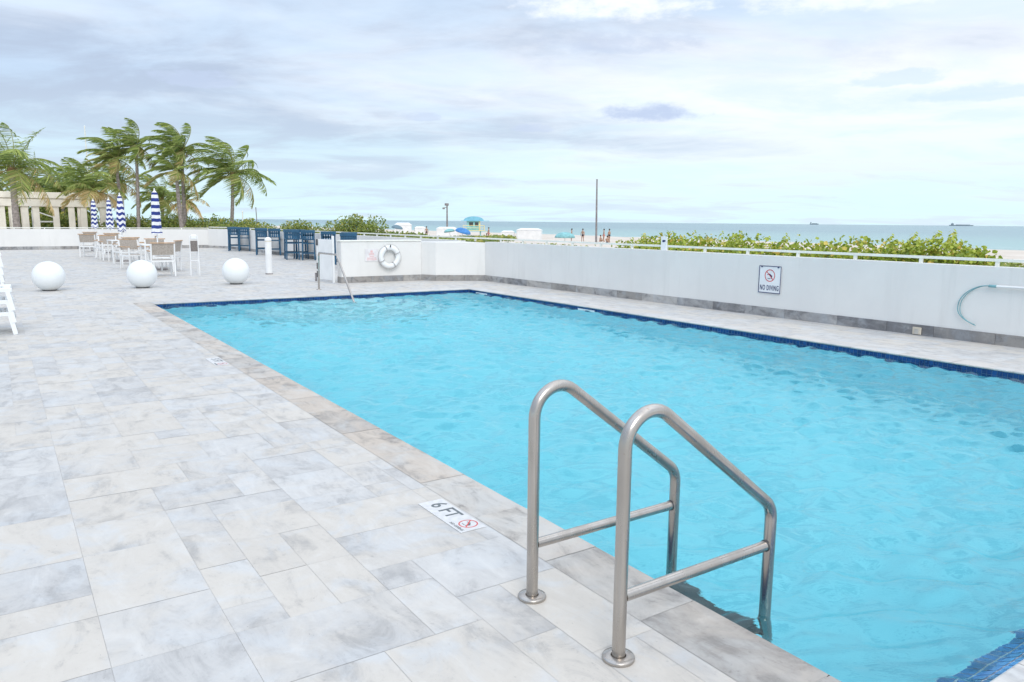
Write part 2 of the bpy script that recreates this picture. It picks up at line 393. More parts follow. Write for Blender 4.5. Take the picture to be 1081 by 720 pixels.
def plaster():
    m = Mat('pool_plaster'); a = m.noise(1.2, 5, 0.6); b = m.noise(2.6, 4, 0.55, None, 0.8)
    c = m.mix(m.ramp(a, 0.3, 0.7), (0.30, 0.71, 0.80), (0.35, 0.76, 0.84)); c = m.mix(m.math('MULTIPLY', m.ramp(b, 0.50, 0.60), 0.48), c, (0.13, 0.50, 0.62))  # dark teal patches painted in so the ripples show as dark flecks
    m.base(c); m.rough(0.8); return m.m
M['plaster'] = plaster()
def mosaic():
    m = Mat('navy_mosaic')
    at = m.n('ShaderNodeAttribute', attribute_name='tint'); sp = m.n('ShaderNodeSeparateColor'); m.l(at.outputs['Color'], sp.inputs[0])
    c = m.mix(sp.outputs[0], (0.005, 0.03, 0.13), (0.012, 0.07, 0.25)); m.base(c); m.rough(0.15); return m.m
M['mosaic'] = mosaic()
M['ledge'] = simple('blue_ledge_tile', (0.035, 0.16, 0.40), 0.2, 0.4, 9)

def leafm(name, dark_, light, yellow):
    m = Mat(name)
    at = m.n('ShaderNodeAttribute', attribute_name='tint'); sp = m.n('ShaderNodeSeparateColor'); m.l(at.outputs['Color'], sp.inputs[0])
    c = m.mix(sp.outputs[0], dark_, light); c = m.mix(m.ramp(sp.outputs[1], 0.62, 0.98), c, yellow)
    m.base(c); m.rough(0.5)
    tr = m.n('ShaderNodeBsdfTranslucent'); m.l(c, tr.inputs[0])
    mx = m.n('ShaderNodeMixShader'); mx.inputs[0].default_value = 0.32
    out = [n for n in m.t.nodes if n.type == 'OUTPUT_MATERIAL'][0]
    m.l(m.b.outputs[0], mx.inputs[1]); m.l(tr.outputs[0], mx.inputs[2]); m.l(mx.outputs[0], out.inputs['Surface'])
    return m.m
M['grape_leaf'] = leafm('sea_grape_leaf', (0.16, 0.26, 0.04), (0.52, 0.58, 0.08), (0.80, 0.58, 0.15))
M['bush_leaf'] = leafm('bush_leaf', (0.13, 0.20, 0.05), (0.33, 0.39, 0.09), (0.58, 0.50, 0.12))
M['palm_leaf'] = leafm('palm_leaf', (0.10, 0.18, 0.045), (0.50, 0.58, 0.16), (0.72, 0.55, 0.28))
M['trunk'] = simple('palm_bark', (0.30, 0.26, 0.24), 0.9, 0.3, 9, bump=0.5)
M['boot'] = simple('palm_boot_fibre', (0.36, 0.22, 0.12), 0.9, 0.3, 9)
M['stem'] = simple('woody_stem', (0.16, 0.12, 0.08), 0.9, 0.2, 9)

# ================================================================== setting
XL, XR, YF, YN = 2.224, 8.720, 14.742, 1.053      # pool opening
CW = 0.30                                         # coping width
WZ = -0.078                                       # water level
rnd = random.Random(4)

# wall lines (inner faces)
def wallx(y):                                     # right hand wall: x of the inner face at y
    return 10.262 + (16.55-y)/(16.55-4.23)*(10.505-10.262) if y <= 16.55 else 10.262-(y-16.55)/(40.6-16.55)*0.40

# --- terrain
def terrain():
    prof = [(-4000, -1.25), (-300, -1.25), (11.5, -1.25), (14, -1.2), (22, -0.95), (30, -0.75), (38, -0.75), (46, -0.95), (56, -1.1), (75, -1.1), (98, -1.2), (112, -1.9), (122, -2.45), (135, -3.2), (200, -5), (2000, -9)]
    ys = [-4000, -600, -60] + [-40+4*i for i in range(40)] + [130, 160, 200, 260, 400, 700, 1500, 4000, 12000]
    mb = MB(); nx = len(prof); r = random.Random(2); vs_ = []
    for y in ys:
        for x, z in prof:
            j = r.uniform(-0.10, 0.10) if 13 < x < 100 and -60 < y < 200 else 0
            vs_.append((x, y, z+j))
    # hollow under the pool deck
    fs = [(j*nx+i, j*nx+i+1, (j+1)*nx+i+1, (j+1)*nx+i) for j in range(len(ys)-1) for i in range(nx-1)]
    fs = [f for f in fs if not (vs_[f[0]][0] >= -300 and vs_[f[1]][0] <= 11.6 and vs_[f[0]][1] >= -41 and vs_[f[2]][1] <= 33)]
    mb.add(vs_, fs, True)
    mb.build('beach_sand', M['sand'], kind='structure')
terrain()
mb = MB()
xs = [104, 112, 120, 130, 150, 180, 250, 400, 800, 2000, 6000, 20000, 60000]; ys = [-60000, -20000, -5000, -1000, -300, -100, 0, 100, 200, 300, 500, 1000, 5000, 20000, 60000]
vs_ = [(x, y, -2.4) for y in ys for x in xs]; nx = len(xs)
mb.add(vs_, [(j*nx+i, j*nx+i+1, (j+1)*nx+i+1, (j+1)*nx+i) for j in range(len(ys)-1) for i in range(nx-1)])
mb.build('sea', M['sea'], kind='structure')

# --- deck pavers: mixed rectangular modules laid in a random pattern
def pave():
    g = 0.2032; x0, y0 = -13.0, -4.6; nxx, nyy = int(23.6/g), int(47.2/g)
    occ = np.zeros((nxx, nyy), bool)
    # keep out of the pool + coping
    ix0 = (XL-CW-x0)/g; ix1 = (XR+CW-x0)/g; iy0 = (YN-CW-y0)/g; iy1 = (YF+CW-y0)/g
    mb = MB(); sizes = [(3, 2), (2, 2), (2, 3), (1, 2), (2, 1), (3, 3), (2, 4), (1, 1)]; wts = [5, 7, 6, 5, 4, .3, .5, 1.5]
    r = random.Random(11); gap = 0.0008
    bx0, bx1, by0, by1 = XL-CW, XR+CW, YN-CW, YF+CW
    def emit(xa, ya, xb, yb, t):
        if xb-xa < 0.01 or yb-ya < 0.01: return
        z = r.uniform(-0.0006, 0.0006)
        mb.add([(xa+gap, ya+gap, z), (xb-gap, ya+gap, z), (xb-gap, yb-gap, z), (xa+gap, yb-gap, z)], [(0, 1, 2, 3)], tint=t)
    for j in range(nyy):
        for i in range(nxx):
            if occ[i, j]: continue
            opts = []; ww = []
            for (a, b), w_ in zip(sizes, wts):
                if i+a <= nxx and j+b <= nyy and not occ[i:i+a, j:j+b].any(): opts.append((a, b)); ww.append(w_)
            a, b = r.choices(opts, ww)[0] if opts else (1, 1)
            occ[i:i+a, j:j+b] = True
            xa, ya, xb, yb = x0+i*g, y0+j*g, x0+(i+a)*g, y0+(j+b)*g
            t = (0.25+0.5*r.random()+(0.3*(r.random()-.2) if r.random() < .22 else 0), r.random(), r.random())
            # clip against the pool rectangle
            if xb <= bx0 or xa >= bx1 or yb <= by0 or ya >= by1: emit(xa, ya, xb, yb, t); continue
            if xa < bx0: emit(xa, ya, bx0, yb, t); xa = bx0
            if xb > bx1: emit(bx1, ya, xb, yb, t); xb = bx1
            if ya < by0: emit(xa, ya, xb, by0, t)
            if yb > by1: emit(xa, by1, xb, yb, t)
    mb.build('pool_deck', M['paver'], kind='structure')
    s = MB(); z = -0.0016
    X0, X1, Y0, Y1 = x0, 10.7, y0, 42.6
    for a in ((X0, Y0, bx0, Y1), (bx1, Y0, X1, Y1), (bx0, Y0, bx1, by0), (bx0, by1, bx1, Y1)):
        s.add([(a[0], a[1], z), (a[2], a[1], z), (a[2], a[3], z), (a[0], a[3], z)], [(0, 1, 2, 3)])
    s.build('deck_grout', M['grout'], kind='structure')
pave()

# --- coping with a rounded nose
def coping(name, mat, along, fixed, a0, a1, inward, r, step=0.61):
    mb = MB(); t = a0
    while t < a1-0.01:
        e = min(a1, t+step*(1 if r.random() < .8 else .66)); 
        if a1-e < 0.15: e = a1
        tint = (r.random(), r.random(), r.random())
        # profile across: outer edge 0 -> nose CW, in (d, z)
        prof = [(0.0018, 0.0), (CW-0.010, 0.0), (CW-0.003, -0.003), (CW, -0.009), (CW, -0.015), (CW-0.004, -0.020), (CW-0.03, -0.021)]
        zj = r.uniform(-0.0005, 0.0008)
        for (d0, z0), (d1, z1) in zip(prof, prof[1:]):
            q = []
            for tt, dd, z in ((t+.0015, d0, z0), (e-.0015, d0, z0), (e-.0015, d1, z1), (t+.0015, d1, z1)):
                p = fixed+inward*(dd-CW)
                q.append((p, tt, z+zj) if along == 'y' else (tt, p, z+zj))
            mb.add(q, [(0, 1, 2, 3)], tint=tint)
        t = e
    mb.build(name, mat, kind='structure')
rc = random.Random(8)
coping('pool_coping', M['coping'], 'y', XL, YN-CW, YF+CW, 1, rc)
coping('pool_coping', M['coping_pale'], 'y', XR, YN-CW, YF+CW, -1, rc)
coping('pool_coping', M['coping_pale'], 'x', YF, XL, XR, -1, rc)
coping('pool_coping', M['coping_pale'], 'x', YN, XL, XR, 1, rc)
# sub-coping grout bed
mb = MB()
for a in ((XL-CW, YN-CW, XL-.02, YF+CW), (XR+.02, YN-CW, XR+CW, YF+CW), (XL-.02, YN-CW, XR+.02, YN-.02), (XL-.02, YF+.02, XR+.02, YF+CW)):
    mb.box((a[0], a[1], -0.10), (a[2], a[3], -0.022))
    mb.add([(a[0], a[1], -.0022), (a[2], a[1], -.0022), (a[2], a[3], -.0022), (a[0], a[3], -.0022)], [(0, 1, 2, 3)])
# (the bed's top stays just under the stones)
mb.build('coping_bed', M['grout'], kind='structure')

# --- basin
mb = MB(); B = 0.012; depth = lambda y: -1.1 - 0.75*max(0, min(1, (11-y)/7))
ysb = [YN-B, 2, 4, 6, 8, 10, 11, 12.5, YF+B]
vs_ = []
for y in ysb: vs_ += [(XL-B, y, depth(y)), (XR+B, y, depth(y))]
mb.add(vs_, [(2*i, 2*i+1, 2*i+3, 2*i+2) for i in range(len(ysb)-1)], True)
for x in (XL-B, XR+B):
    q = []
    for y in ysb: q += [(x, y, -0.021), (x, y, depth(y))]
    mb.add(q, [(2*i, 2*i+1, 2*i+3, 2*i+2) for i in range(len(ysb)-1)])
for y in (YN-B, YF+B): mb.add([(XL-B, y, -0.021), (XR+B, y, -0.021), (XR+B, y, depth(y)), (XL-B, y, depth(y))], [(0, 1, 2, 3)])
mb.build('pool_basin', M['plaster'], kind='structure')
# waterline mosaic band: three courses of small tiles
mb = MB(); p_ = 0.0515; rt = random.Random(5)
gm = simple('mosaic_grout', (0.16, 0.22, 0.32), 0.7, 0.1, 4)
def band(ax, fixed, a0, a1, inward):
    n = int((a1-a0)/p_); s = (a1-a0)/n
    for k in range(n):
        for c in range(3):
            za = -0.024-c*p_; zb = za-p_+0.004; ta, tb = a0+k*s+.002, a0+(k+1)*s-.002
            d = fixed+inward*0.004; t = (rt.random(), 0.4, 0.4)
            q = [(d, ta, za), (d, tb, za), (d, tb, zb), (d, ta, zb)] if ax == 'y' else [(ta, d, za), (tb, d, za), (tb, d, zb), (ta, d, zb)]
            mb.add(q, [(0, 1, 2, 3)], tint=t)
band('y', XL-B+.002, YN, YF, 1); band('y', XR+B-.002, YN, YF, -1); band('x', YF+B-.002, XL, XR, -1); band('x', YN-B+.002, XL, XR, 1)
mb.build('waterline_tile', M['mosaic'], kind='structure')
mb = MB()
for x in (XL-B+.003, XR+B-.003): mb.add([(x, YN-B, -.0225), (x, YF+B, -.0225), (x, YF+B, -.181), (x, YN-B, -.181)], [(0, 1, 2, 3)])
for y in (YN-B+.003, YF+B-.003): mb.add([(XL-B, y, -.0225), (XR+B, y, -.0225), (XR+B, y, -.181), (XL-B, y, -.181)], [(0, 1, 2, 3)])
mb.build('mosaic_backing', gm, kind='structure')
# tiled ledge sloping into the water at the near end
mb = MB(); n_ = int((XR-XL)/p_); sx_ = (XR-XL)/n_
pl_ = 0.055
for k in range(n_):
    for c in range(3):
        y0_, y1_ = YN+c*pl_+.003, YN+(c+1)*pl_-.003; z0_, z1_ = -0.030-c*0.032-.0013, -0.030-(c+1)*0.032+.0013
        mb.add([(XL+k*sx_+.0025, y0_, z0_), (XL+(k+1)*sx_-.0025, y0_, z0_), (XL+(k+1)*sx_-.0025, y1_, z1_), (XL+k*sx_+.0025, y1_, z1_)], [(0, 1, 2, 3)], tint=(rt.random()*.8+.2, .4, .4))
mb.build('ledge_tile', M['ledge'], kind='structure')
mb = MB(); ye = YN+3*pl_; mb.add([(XL, YN-.01, -.0285), (XR, YN-.01, -.0285), (XR, ye, -.129), (XL, ye, -.129), (XR, ye, -1.9), (XL, ye, -1.9)], [(0, 1, 2, 3), (3, 2, 4, 5)])
mb.build('ledge_bed', [simple('ledge_grout', (0.62, 0.68, 0.72), 0.6)], kind='structure')
# curved entry steps at the far end
mb = MB()
for k, rr in enumerate((2.05, 1.65, 1.25, 0.85)):
    c = (5.75, YF+B); zt = -0.82+0.21*k; seg = 28
    top = [(c[0]+rr*math.cos(PI+PI*i/seg), c[1]+rr*math.sin(PI+PI*i/seg), zt) for i in range(seg+1)]
    bot = [(x, y, -1.2) for x, y, _ in top]
    mb.add(top, [tuple(range(seg+1))]); mb.add(top+bot, [(i, i+1, seg+2+i, seg+1+i) for i in range(seg)], True)
    edge = [(x+(x-c[0])/rr*.003, y+(y-c[1])/rr*.003, zt+.002) for x, y, _ in top]; ed2 = [(x-(x-c[0])/rr*.05, y-(y-c[1])/rr*.05, zt+.002) for x, y, _ in top]
    mb.add(edge+ed2, [(i, i+1, seg+2+i, seg+1+i) for i in range(seg)], mi=1)
mb.build('pool_steps', [simple('step_plaster', (0.50, 0.74, 0.78), 0.8), simple('step_edge_blue', (0.12, 0.36, 0.48), 0.5)], kind='structure')

# --- water surface with real ripples
def water():
    s = 0.020; nx = int((XR-XL+2*B)/s)+1; ny = int((YF-YN+2*B)/s)+1
    xs_ = np.linspace(XL-B+.004, XR+B-.004, nx); ys_ = np.linspace(YN-B+.004, YF+B-.004, ny); GX, GY = np.meshgrid(xs_, ys_)
    r = np.random.RandomState(3); h = np.zeros_like(GX)
    for i in range(90):
        lam = 0.085*(5.0**r.rand()); a = R(236)+r.randn()*0.55; k = 2*PI/lam; ph = r.rand()*2*PI
        wob = 0.35*np.sin(GX*0.9*r.rand()+GY*0.8*r.rand()+r.rand()*6)
        h += 0.0075*lam*np.sin(k*(GX*math.cos(a)+GY*math.sin(a))+ph+wob*2)
    V = np.stack([GX, GY, WZ+h], -1).reshape(-1, 3)
    idx = np.arange(nx*ny).reshape(ny, nx)
    F_ = np.stack([idx[:-1, :-1], idx[:-1, 1:], idx[1:, 1:], idx[1:, :-1]], -1).reshape(-1, 4)
    me = bpy.data.meshes.new('pool_water'); me.from_pydata(V.tolist(), [], F_.tolist()); me.materials.append(M['water'])
    me.polygons.foreach_set('use_smooth', [True]*len(F_)); me.update()
    o = bpy.data.objects.new('pool_water', me); col.objects.link(o); o['kind'] = 'structure'
water()

# ================================================================== walls
def wall_seg(mb, a, b, out, z0, z1, th):
    """slab with its inner face on a->b, thickness towards 'out'"""
    a = Vector((*a, 0)); b = Vector((*b, 0)); o = Vector((*out, 0)).normalized()*th
    P = [a, b, b+o, a+o]
    vs_ = [(p.x, p.y, z0) for p in P]+[(p.x, p.y, z1) for p in P]
    mb.add(vs_, [(3,2,1,0),(4,5,6,7),(0,1,5,4),(1,2,6,5),(2,3,7,6),(3,0,4,7)])
def baseboard(parent, pts, ins, h=0.145):
    """stone slabs 15 mm proud of the wall face along a polyline; ins = inward normals"""
    mb = MB(); r = random.Random(len(pts)*7+3)
    for (a, b), n_ in zip(zip(pts, pts[1:]), ins):
        a = Vector(a); b = Vector(b); Lg = (b-a).length; d = (b-a)/Lg; t = 0.0; n_ = Vector(n_).normalized()
        while t < Lg-0.02:
            e = min(Lg, t+r.uniform(0.55, 0.95)); p, q = a+d*(t+.002), a+d*(e-.002); i, o = n_*0.015, -n_*0.002
            if e >= Lg: q = a+d*Lg
            vs_ = [(p+i), (q+i), (q+o), (p+o)]; vv = [(c.x, c.y, 0.001) for c in vs_]+[(c.x, c.y, h) for c in vs_]
            tint = (r.random(), r.random(), r.random())
            mb.add(vv, [(3,2,1,0),(4,5,6,7),(0,1,5,4),(1,2,6,5),(2,3,7,6),(3,0,4,7)], tint=tint); t = e
    return mb.build('baseboard', M['baseboard'], parent)
def handrail(parent, pts, posts, zt=1.085, zw=0.985, wd=0.05):
    mb = MB()
    for a, b in zip(pts, pts[1:]):
        a = Vector((*a, zt-0.018)); b = Vector((*b, zt-0.018)); d = (b-a).normalized()*0.02
        mb.bar(a-d, b+d, wd, 0.036)
    h = mb.build('handrail', M['rail_white'], parent)
    for p in posts:
        q = MB(); q.box((p[0]-.02, p[1]-.02, zw-.005), (p[0]+.02, p[1]+.02, zt-.036)); q.build('rail_post', M['rail_white'], h)

# right wall beside the pool, running on to the north past the stools
W1 = empty('parapet_wall', (10.4, 10, 0), 'long white parapet wall with grey stone baseboard along the far side of the pool', 'wall')
W1.location = (0, 0, 0)
mb = MB()
wall_seg(mb, (wallx(-4.6), -4.6), (wallx(16.55), 16.55), (1, 0), -1.4, 0.985, 0.22)
mb.build('wall', M['wall'], W1)
baseboard(W1, [(wallx(-4.6), -4.6), (wallx(16.55), 16.55)], [(-1, 0)])
ps = []; y = 16.0
while y > -4.5: ps.append((wallx(y)+.11, y)); y -= 0.93 if y > 9 else 0.97
handrail(W1, [(wallx(-4.6)+.11, -4.6), (wallx(16.5)+.11, 16.5)], ps)

# the stub that joins the pool enclosure to the parapet
W2 = empty('jutting_wall', (0, 0, 0), 'short bright white wall block jutting out at the corner right of the life ring', 'wall')
mb = MB()
A, Bp = (9.157, 17.115), (10.262, 16.55)
P = [A, Bp, (10.262, 17.9), (8.93, 17.9), (8.93, 17.486)]
vs_ = [(x, y, -0.01) for x, y in P]+[(x, y, 0.965) for x, y in P]; n = len(P)
mb.add(vs_, [tuple(range(n, 2*n))]+[(i, (i+1) % n, n+(i+1) % n, n+i) for i in range(n)])
mb.build('wall', M['wall'], W2)
nA = Vector((Bp[1]-A[1], -(Bp[0]-A[0]))).normalized(); nB = Vector((-0.85, -0.52))
baseboard(W2, [A, Bp], [tuple(nA)]); baseboard(W2, [(8.93, 17.47), A], [tuple(nB)])

# enclosure wall that carries the life ring
W3 = empty('pool_end_wall', (0, 0, 0), 'white wall at the end of the pool that carries the life ring', 'wall')
mb = MB(); mb.box((6.80, 17.475, -0.01), (8.928, 17.72, 0.985)); mb.build('wall', M['wall'], W3)
baseboard(W3, [(6.80, 17.475), (8.93, 17.475)], [(0, -1)]); baseboard(W3, [(6.80, 17.72), (6.80, 17.46)], [(-1, 0)])
mb = MB(); mb.box((6.78, 17.455, 0.987), (8.93, 17.74, 1.02), bev=0.008); mb.build('wall_cap', M['rail_white'], W3)

# wall behind the bar chairs
W4 = empty('side_parapet_wall', (0, 0, 0), 'white parapet wall behind the navy bar chairs', 'wall')
mb = MB(); wall_seg(mb, (10.262, 17.9), (9.86, 40.6), (1, 0), -1.4, 0.985, 0.22); wall_seg(mb, (9.86, 40.6), (9.15, 42.1), (0.9, 0.4), -1.4, 0.984, 0.22)
mb.build('wall', M['wall'], W4)
baseboard(W4, [(10.262, 17.9), (9.86, 40.6), (9.15, 42.1)], [(-1, 0), (-.9, -.42)], 0.12)
handrail(W4, [(10.37, 16.6), (9.97, 40.6), (9.25, 42.2)], [(10.37-.0175*k*1.0, 17.2+k*1.0) for k in range(24)])
# back wall
W5 = empty('back_parapet_wall', (0, 0, 0), 'low white parapet wall across the back of the terrace in front of the pergola', 'wall')
mb = MB(); wall_seg(mb, (-13, 42.1), (9.35, 42.1), (0, 1), -1.4, 0.955, 0.22); mb.build('wall', M['wall'], W5)
baseboard(W5, [(-13, 42.1), (9.14, 42.1)], [(0, -1)], 0.15)
handrail(W5, [(-13, 42.2), (9.2, 42.2)], [(-12.5+1.2*k, 42.2) for k in range(18)], 1.03, 0.955, 0.05)

# gate at the end of the life-ring wall
G = empty('pool_gate', (6.66, 17.60, 0), 'white swing gate standing open at the left end of the life ring wall', 'gate')
th = math.atan2(18.25-17.66, 6.56-6.65)
mt = rz(th)
mb = MB(); mb.box((0.08, -0.02, 0.06), (0.72, 0.02, 1.03), mt, bev=0.006); mb.build('gate_panel', M['white'], G)
mb = MB(); mb.box((0.0, -0.025, 0.0), (0.05, 0.025, 1.12), mt, bev=0.006); mb.build('gate_post', M['white'], G)
mb = MB(); mb.box((0.73, -0.03, 0.0), (0.79, 0.03, 1.03), mt, bev=0.006); mb.build('gate_post', M['white'], G)
for z in (0.10, 0.30, 0.88):
    mb = MB(); mb.box((0.715, 0.02, z), (0.77, 0.045, z+0.15), mt, bev=0.004); mb.build('hinge', M['darkgrey'], G)
mb = MB(); mb.box((0.80, -0.05, 0), (0.86, 0.05, 0.20), mt, bev=0.004); mb.build('gate_foot', M['pole_grey'], G)

# ================================================================== pool ladder
def arc(p0, p1, p2, r, n=8):
    """round the corner p1 with radius r"""
    p0, p1, p2 = map(Vector, (p0, p1, p2)); a = (p0-p1).normalized(); b = (p2-p1).normalized()
    half = a.angle(b)/2; d = r/math.tan(half); c = p1+(a+b).normalized()*(r/math.sin(half))
    s = p1+a*d; e = p1+b*d; out = []; va, vb = s-c, e-c; ang = va.angle(vb); ax = va.cross(vb).normalized()
    for i in range(n+1): out.append(c+Matrix.Rotation(ang*i/n, 3, ax) @ va)
    return out
LD = empty('pool_ladder', (2.0, 2.085, 0), 'brushed stainless steel pool ladder with two handrails standing over the near pool edge', 'ladder')
for y, dz in ((2.345-2.085, 0.0), (1.825-2.085, 0.012)):
    q = lambda x, z: (x-2.0, y, z)
    A_ = q(1.683, 0.0); apex = q(1.683, 0.978+dz); low = q(2.474, 0.392); foot = q(2.474, -1.15)
    pts = [Vector(A_)+Vector((0, 0, .002)), q(1.683, 0.3)] + arc(A_, apex, low, 0.118, 14) + arc(apex, low, foot, 0.10, 8) + [q(2.474, 0.0), q(2.474, -0.6), foot]
    mb = MB(); mb.tube(pts, 0.0235, 24); h = mb.build('handrail', M['steel'], LD)
    mb = MB(); mb.tube([q(1.70, 0.228), q(2.456, 0.232)], 0.0205, 20)
    cb = mb.build('crossbar', M['steel'], h)
    mb = MB(); mb.lathe([(0.0215, -0.002), (0.0235, 0.0), (0.0235, 0.004), (0.0205, 0.006)], seg=20)
    o = mb.build('weld_ring', M['darkgrey'], h); o.rotation_euler = (0, R(90), 0); o.location = q(2.4465, 0.232)
    mb = MB(); mb.lathe([(0.056, 0.0), (0.0575, 0.003), (0.0575, 0.010), (0.055, 0.0135), (0.030, 0.0165), (0.0265, 0.016), (0.0255, 0.004)], seg=32)
    f = mb.build('floor_flange', M['steel'], h); f.location = q(1.683, 0.0)
for k in range(3):
    z = -0.22-0.27*k
    mb = MB(); mb.box((2.40-2.0, 1.825-2.085+.02, z-.022), (2.50-2.0, 2.345-2.085-.02, z+.012), bev=0.006)
    mb.build('ladder_step', M['darkgrey'], LD)

# far grab rail for the steps
FR = empty('step_handrail', (5.72, 16.05, 0), 'thin steel handrail slanting into the water over the far pool steps', 'handrail')
q = lambda y, z: (0, y-16.05, z)
pts = [q(16.05, 0.0)] + arc(q(16.05, 0), q(16.0, 0.80), q(15.0, 0.80), 0.07, 6) + arc(q(16.0, 0.80), q(14.95, 0.80), q(13.9, -0.28), 0.12, 6) + [q(13.85, -0.33)]
mb = MB(); mb.tube(pts, 0.021, 12); mb.build('rail', M['steel'], FR)
mb = MB(); mb.lathe([(0.055, 0), (0.055, 0.012), (0.022, 0.016)], seg=20); mb.build('floor_flange', M['steel'], FR)

# ================================================================== depth markers
def no_dive(mb, mt, r, mi_red, mi_ink):
    seg = 36; w_ = r*0.13
    o = [(math.cos(2*PI*k/seg)*r, math.sin(2*PI*k/seg)*r) for k in range(seg)]; i_ = [(x*(1-w_/r), y*(1-w_/r)) for x, y in o]
    V = [mt @ Vector((x, y, 0.0006)) for x, y in o]+[mt @ Vector((x, y, 0.0006)) for x, y in i_]
    mb.add(V, [(k, (k+1) % seg, seg+(k+1) % seg, seg+k) for k in range(seg)], mi=mi_red)
    def strip(a, b, w, mi, z):
        a = Vector((*a, z)); b = Vector((*b, z)); n_ = Vector((-(b-a).y, (b-a).x, 0)).normalized()*w/2
        mb.add([mt @ p for p in (a-n_, b-n_, b+n_, a+n_)], [(0, 1, 2, 3)], mi=mi)
    strip((-r*.15, r*.25), (r*.42, -r*.12), r*.22, mi_ink, 0.0005)      # diver's body
    strip((-r*.15, r*.25), (-r*.5, r*.12), r*.12, mi_ink, 0.0005)
    strip((r*.40, -r*.10), (r*.25, -r*.5), r*.12, mi_ink, 0.0005)
    strip((-r*.45, -r*.45), (r*.1, -r*.5), r*.08, mi_ink, 0.0005)
    strip((-r*.68, r*.68), (r*.68, -r*.68), w_, mi_red, 0.0009)
mats3 = [M['sign_white'], M['ink_black'], M['red']]
def marker(name, txt, x0, x1, y0, y1, label):
    o = empty(name, (x0, y1, 0.002), label, 'depth marker')
    mb = MB(); mb.box((0.0, -(y1-y0), -0.001), (x1-x0, 0, 0.0015)); mb.build('tile', M['marker_tile'], o)
    mb = MB(); wd = x1-x0; Lg = y1-y0
    mt = Matrix.Translation((wd*0.56, -Lg*0.34, 0.0024)) @ Matrix.Rotation(R(-90), 4, 'Z')
    text_mesh(mb, txt, wd*0.86, mt, 0, 0.0003, 0.95, 0.0012); mb.build('lettering', M['ink_black'], o)
    mb = MB(); mt = Matrix.Translation((wd*0.60, -Lg*0.83, 0.0016)) @ Matrix.Rotation(R(-90), 4, 'Z')
    no_dive(mb, mt, wd*0.34, 1, 0)
    mt2 = Matrix.Translation((wd*0.14, -Lg*0.83, 0.0022)) @ Matrix.Rotation(R(-90), 4, 'Z')
    text_mesh(mb, 'NO DIVING', wd*0.17, mt2, 0, 0.0003, 1.0, 0.0); mb.build('symbol', [M['ink_black'], M['red']], o)
marker('depth_marker', '6 FT', 1.762, 1.907, 3.055, 3.512, 'white deck tile reading 6 FT with a red no diving circle beside the near coping')
marker('depth_marker', '5 FT', 1.775, 1.915, 8.12, 8.60, 'small worn white depth tile set far down the deck by the coping')
for y, lb in ((14.05, 'white depth tile on the far waterline near the pool corner'), (10.45, 'white depth tile on the far waterline near the middle of the right side')):
    o = empty('waterline_marker', (XR+B-.008, y, -0.052), lb, 'depth marker')
    for k in range(3):
        mb = MB(); mb.box((-0.003, -0.075+k*0.16, -0.048), (0.002, 0.075+k*0.16, 0.0)); mb.build('tile', M['sign_white'], o)

# ================================================================== things on the walls
def on_wall(y): return wallx(y)
# NO DIVING sign
yc = 8.0; xw = on_wall(yc); ang = math.atan2(0.243, -12.32)   # wall runs slightly off axis
SG = empty('wall_sign', (xw-0.004, yc, 0.602), 'white NO DIVING sign with a struck out diver in a circle on the right wall', 'sign')
Rm = Matrix(((0, 0, -1, 0), (-1, 0, 0, 0), (0, 1, 0, 0), (0, 0, 0, 1)))   # local x -> -Y, local y -> Z, local z -> -X
mb = MB(); mb.box((-0.215, -0.222, 0.0), (0.215, 0.222, 0.008), Rm, bev=0.003); mb.build('sign_panel', M['sign_white'], SG)
mb = MB()
for a in (((-.215, -.222), (.215, -.210)), ((-.215, .210), (.215, .222)), ((-.215, -.21), (-.203, .21)), ((.203, -.21), (.215, .21))):
    mb.box((a[0][0], a[0][1], .009), (a[1][0], a[1][1], .0115), Rm)
mb.build('sign_border', M['ink'], SG)
mb = MB(); text_mesh(mb, 'NO DIVING', 0.118, Rm @ Matrix.Translation((0, -0.138, 0.010)), 0, 0.0008, 0.53, 0.0016, spc=1.16); mb.build('lettering', M['ink'], SG)
mb = MB(); no_dive(mb, Rm @ Matrix.Translation((0.0, 0.065, 0.0095)), 0.100, 1, 0); mb.build('symbol', [M['ink'], M['red']], SG)
for sx in (-.16, .16):
    mb = MB(); mb.box((sx-.014, .195, .012), (sx+.014, .218, .018), Rm, bev=0.002); mb.build('screw', M['ink'], SG)
# small plate standing on the wall top
o = empty('small_sign', (10.44, 10.44, 0.987), 'small white notice plate standing on top of the right wall before the sea grapes', 'sign')
mb = MB(); mb.box((-0.012, -0.065, 0.0), (0.012, 0.065, 0.26), rz(R(12)), bev=0.003); mb.build('sign_panel', M['sign_white'], o)
mb = MB(); mb.box((-0.016, -0.035, 0.165), (-0.013, 0.03, 0.195), rz(R(12))); mb.box((-0.016, -0.01, 0.155), (-0.0135, 0.03, 0.166), rz(R(12))); mb.build('symbol', M['ink'], o)
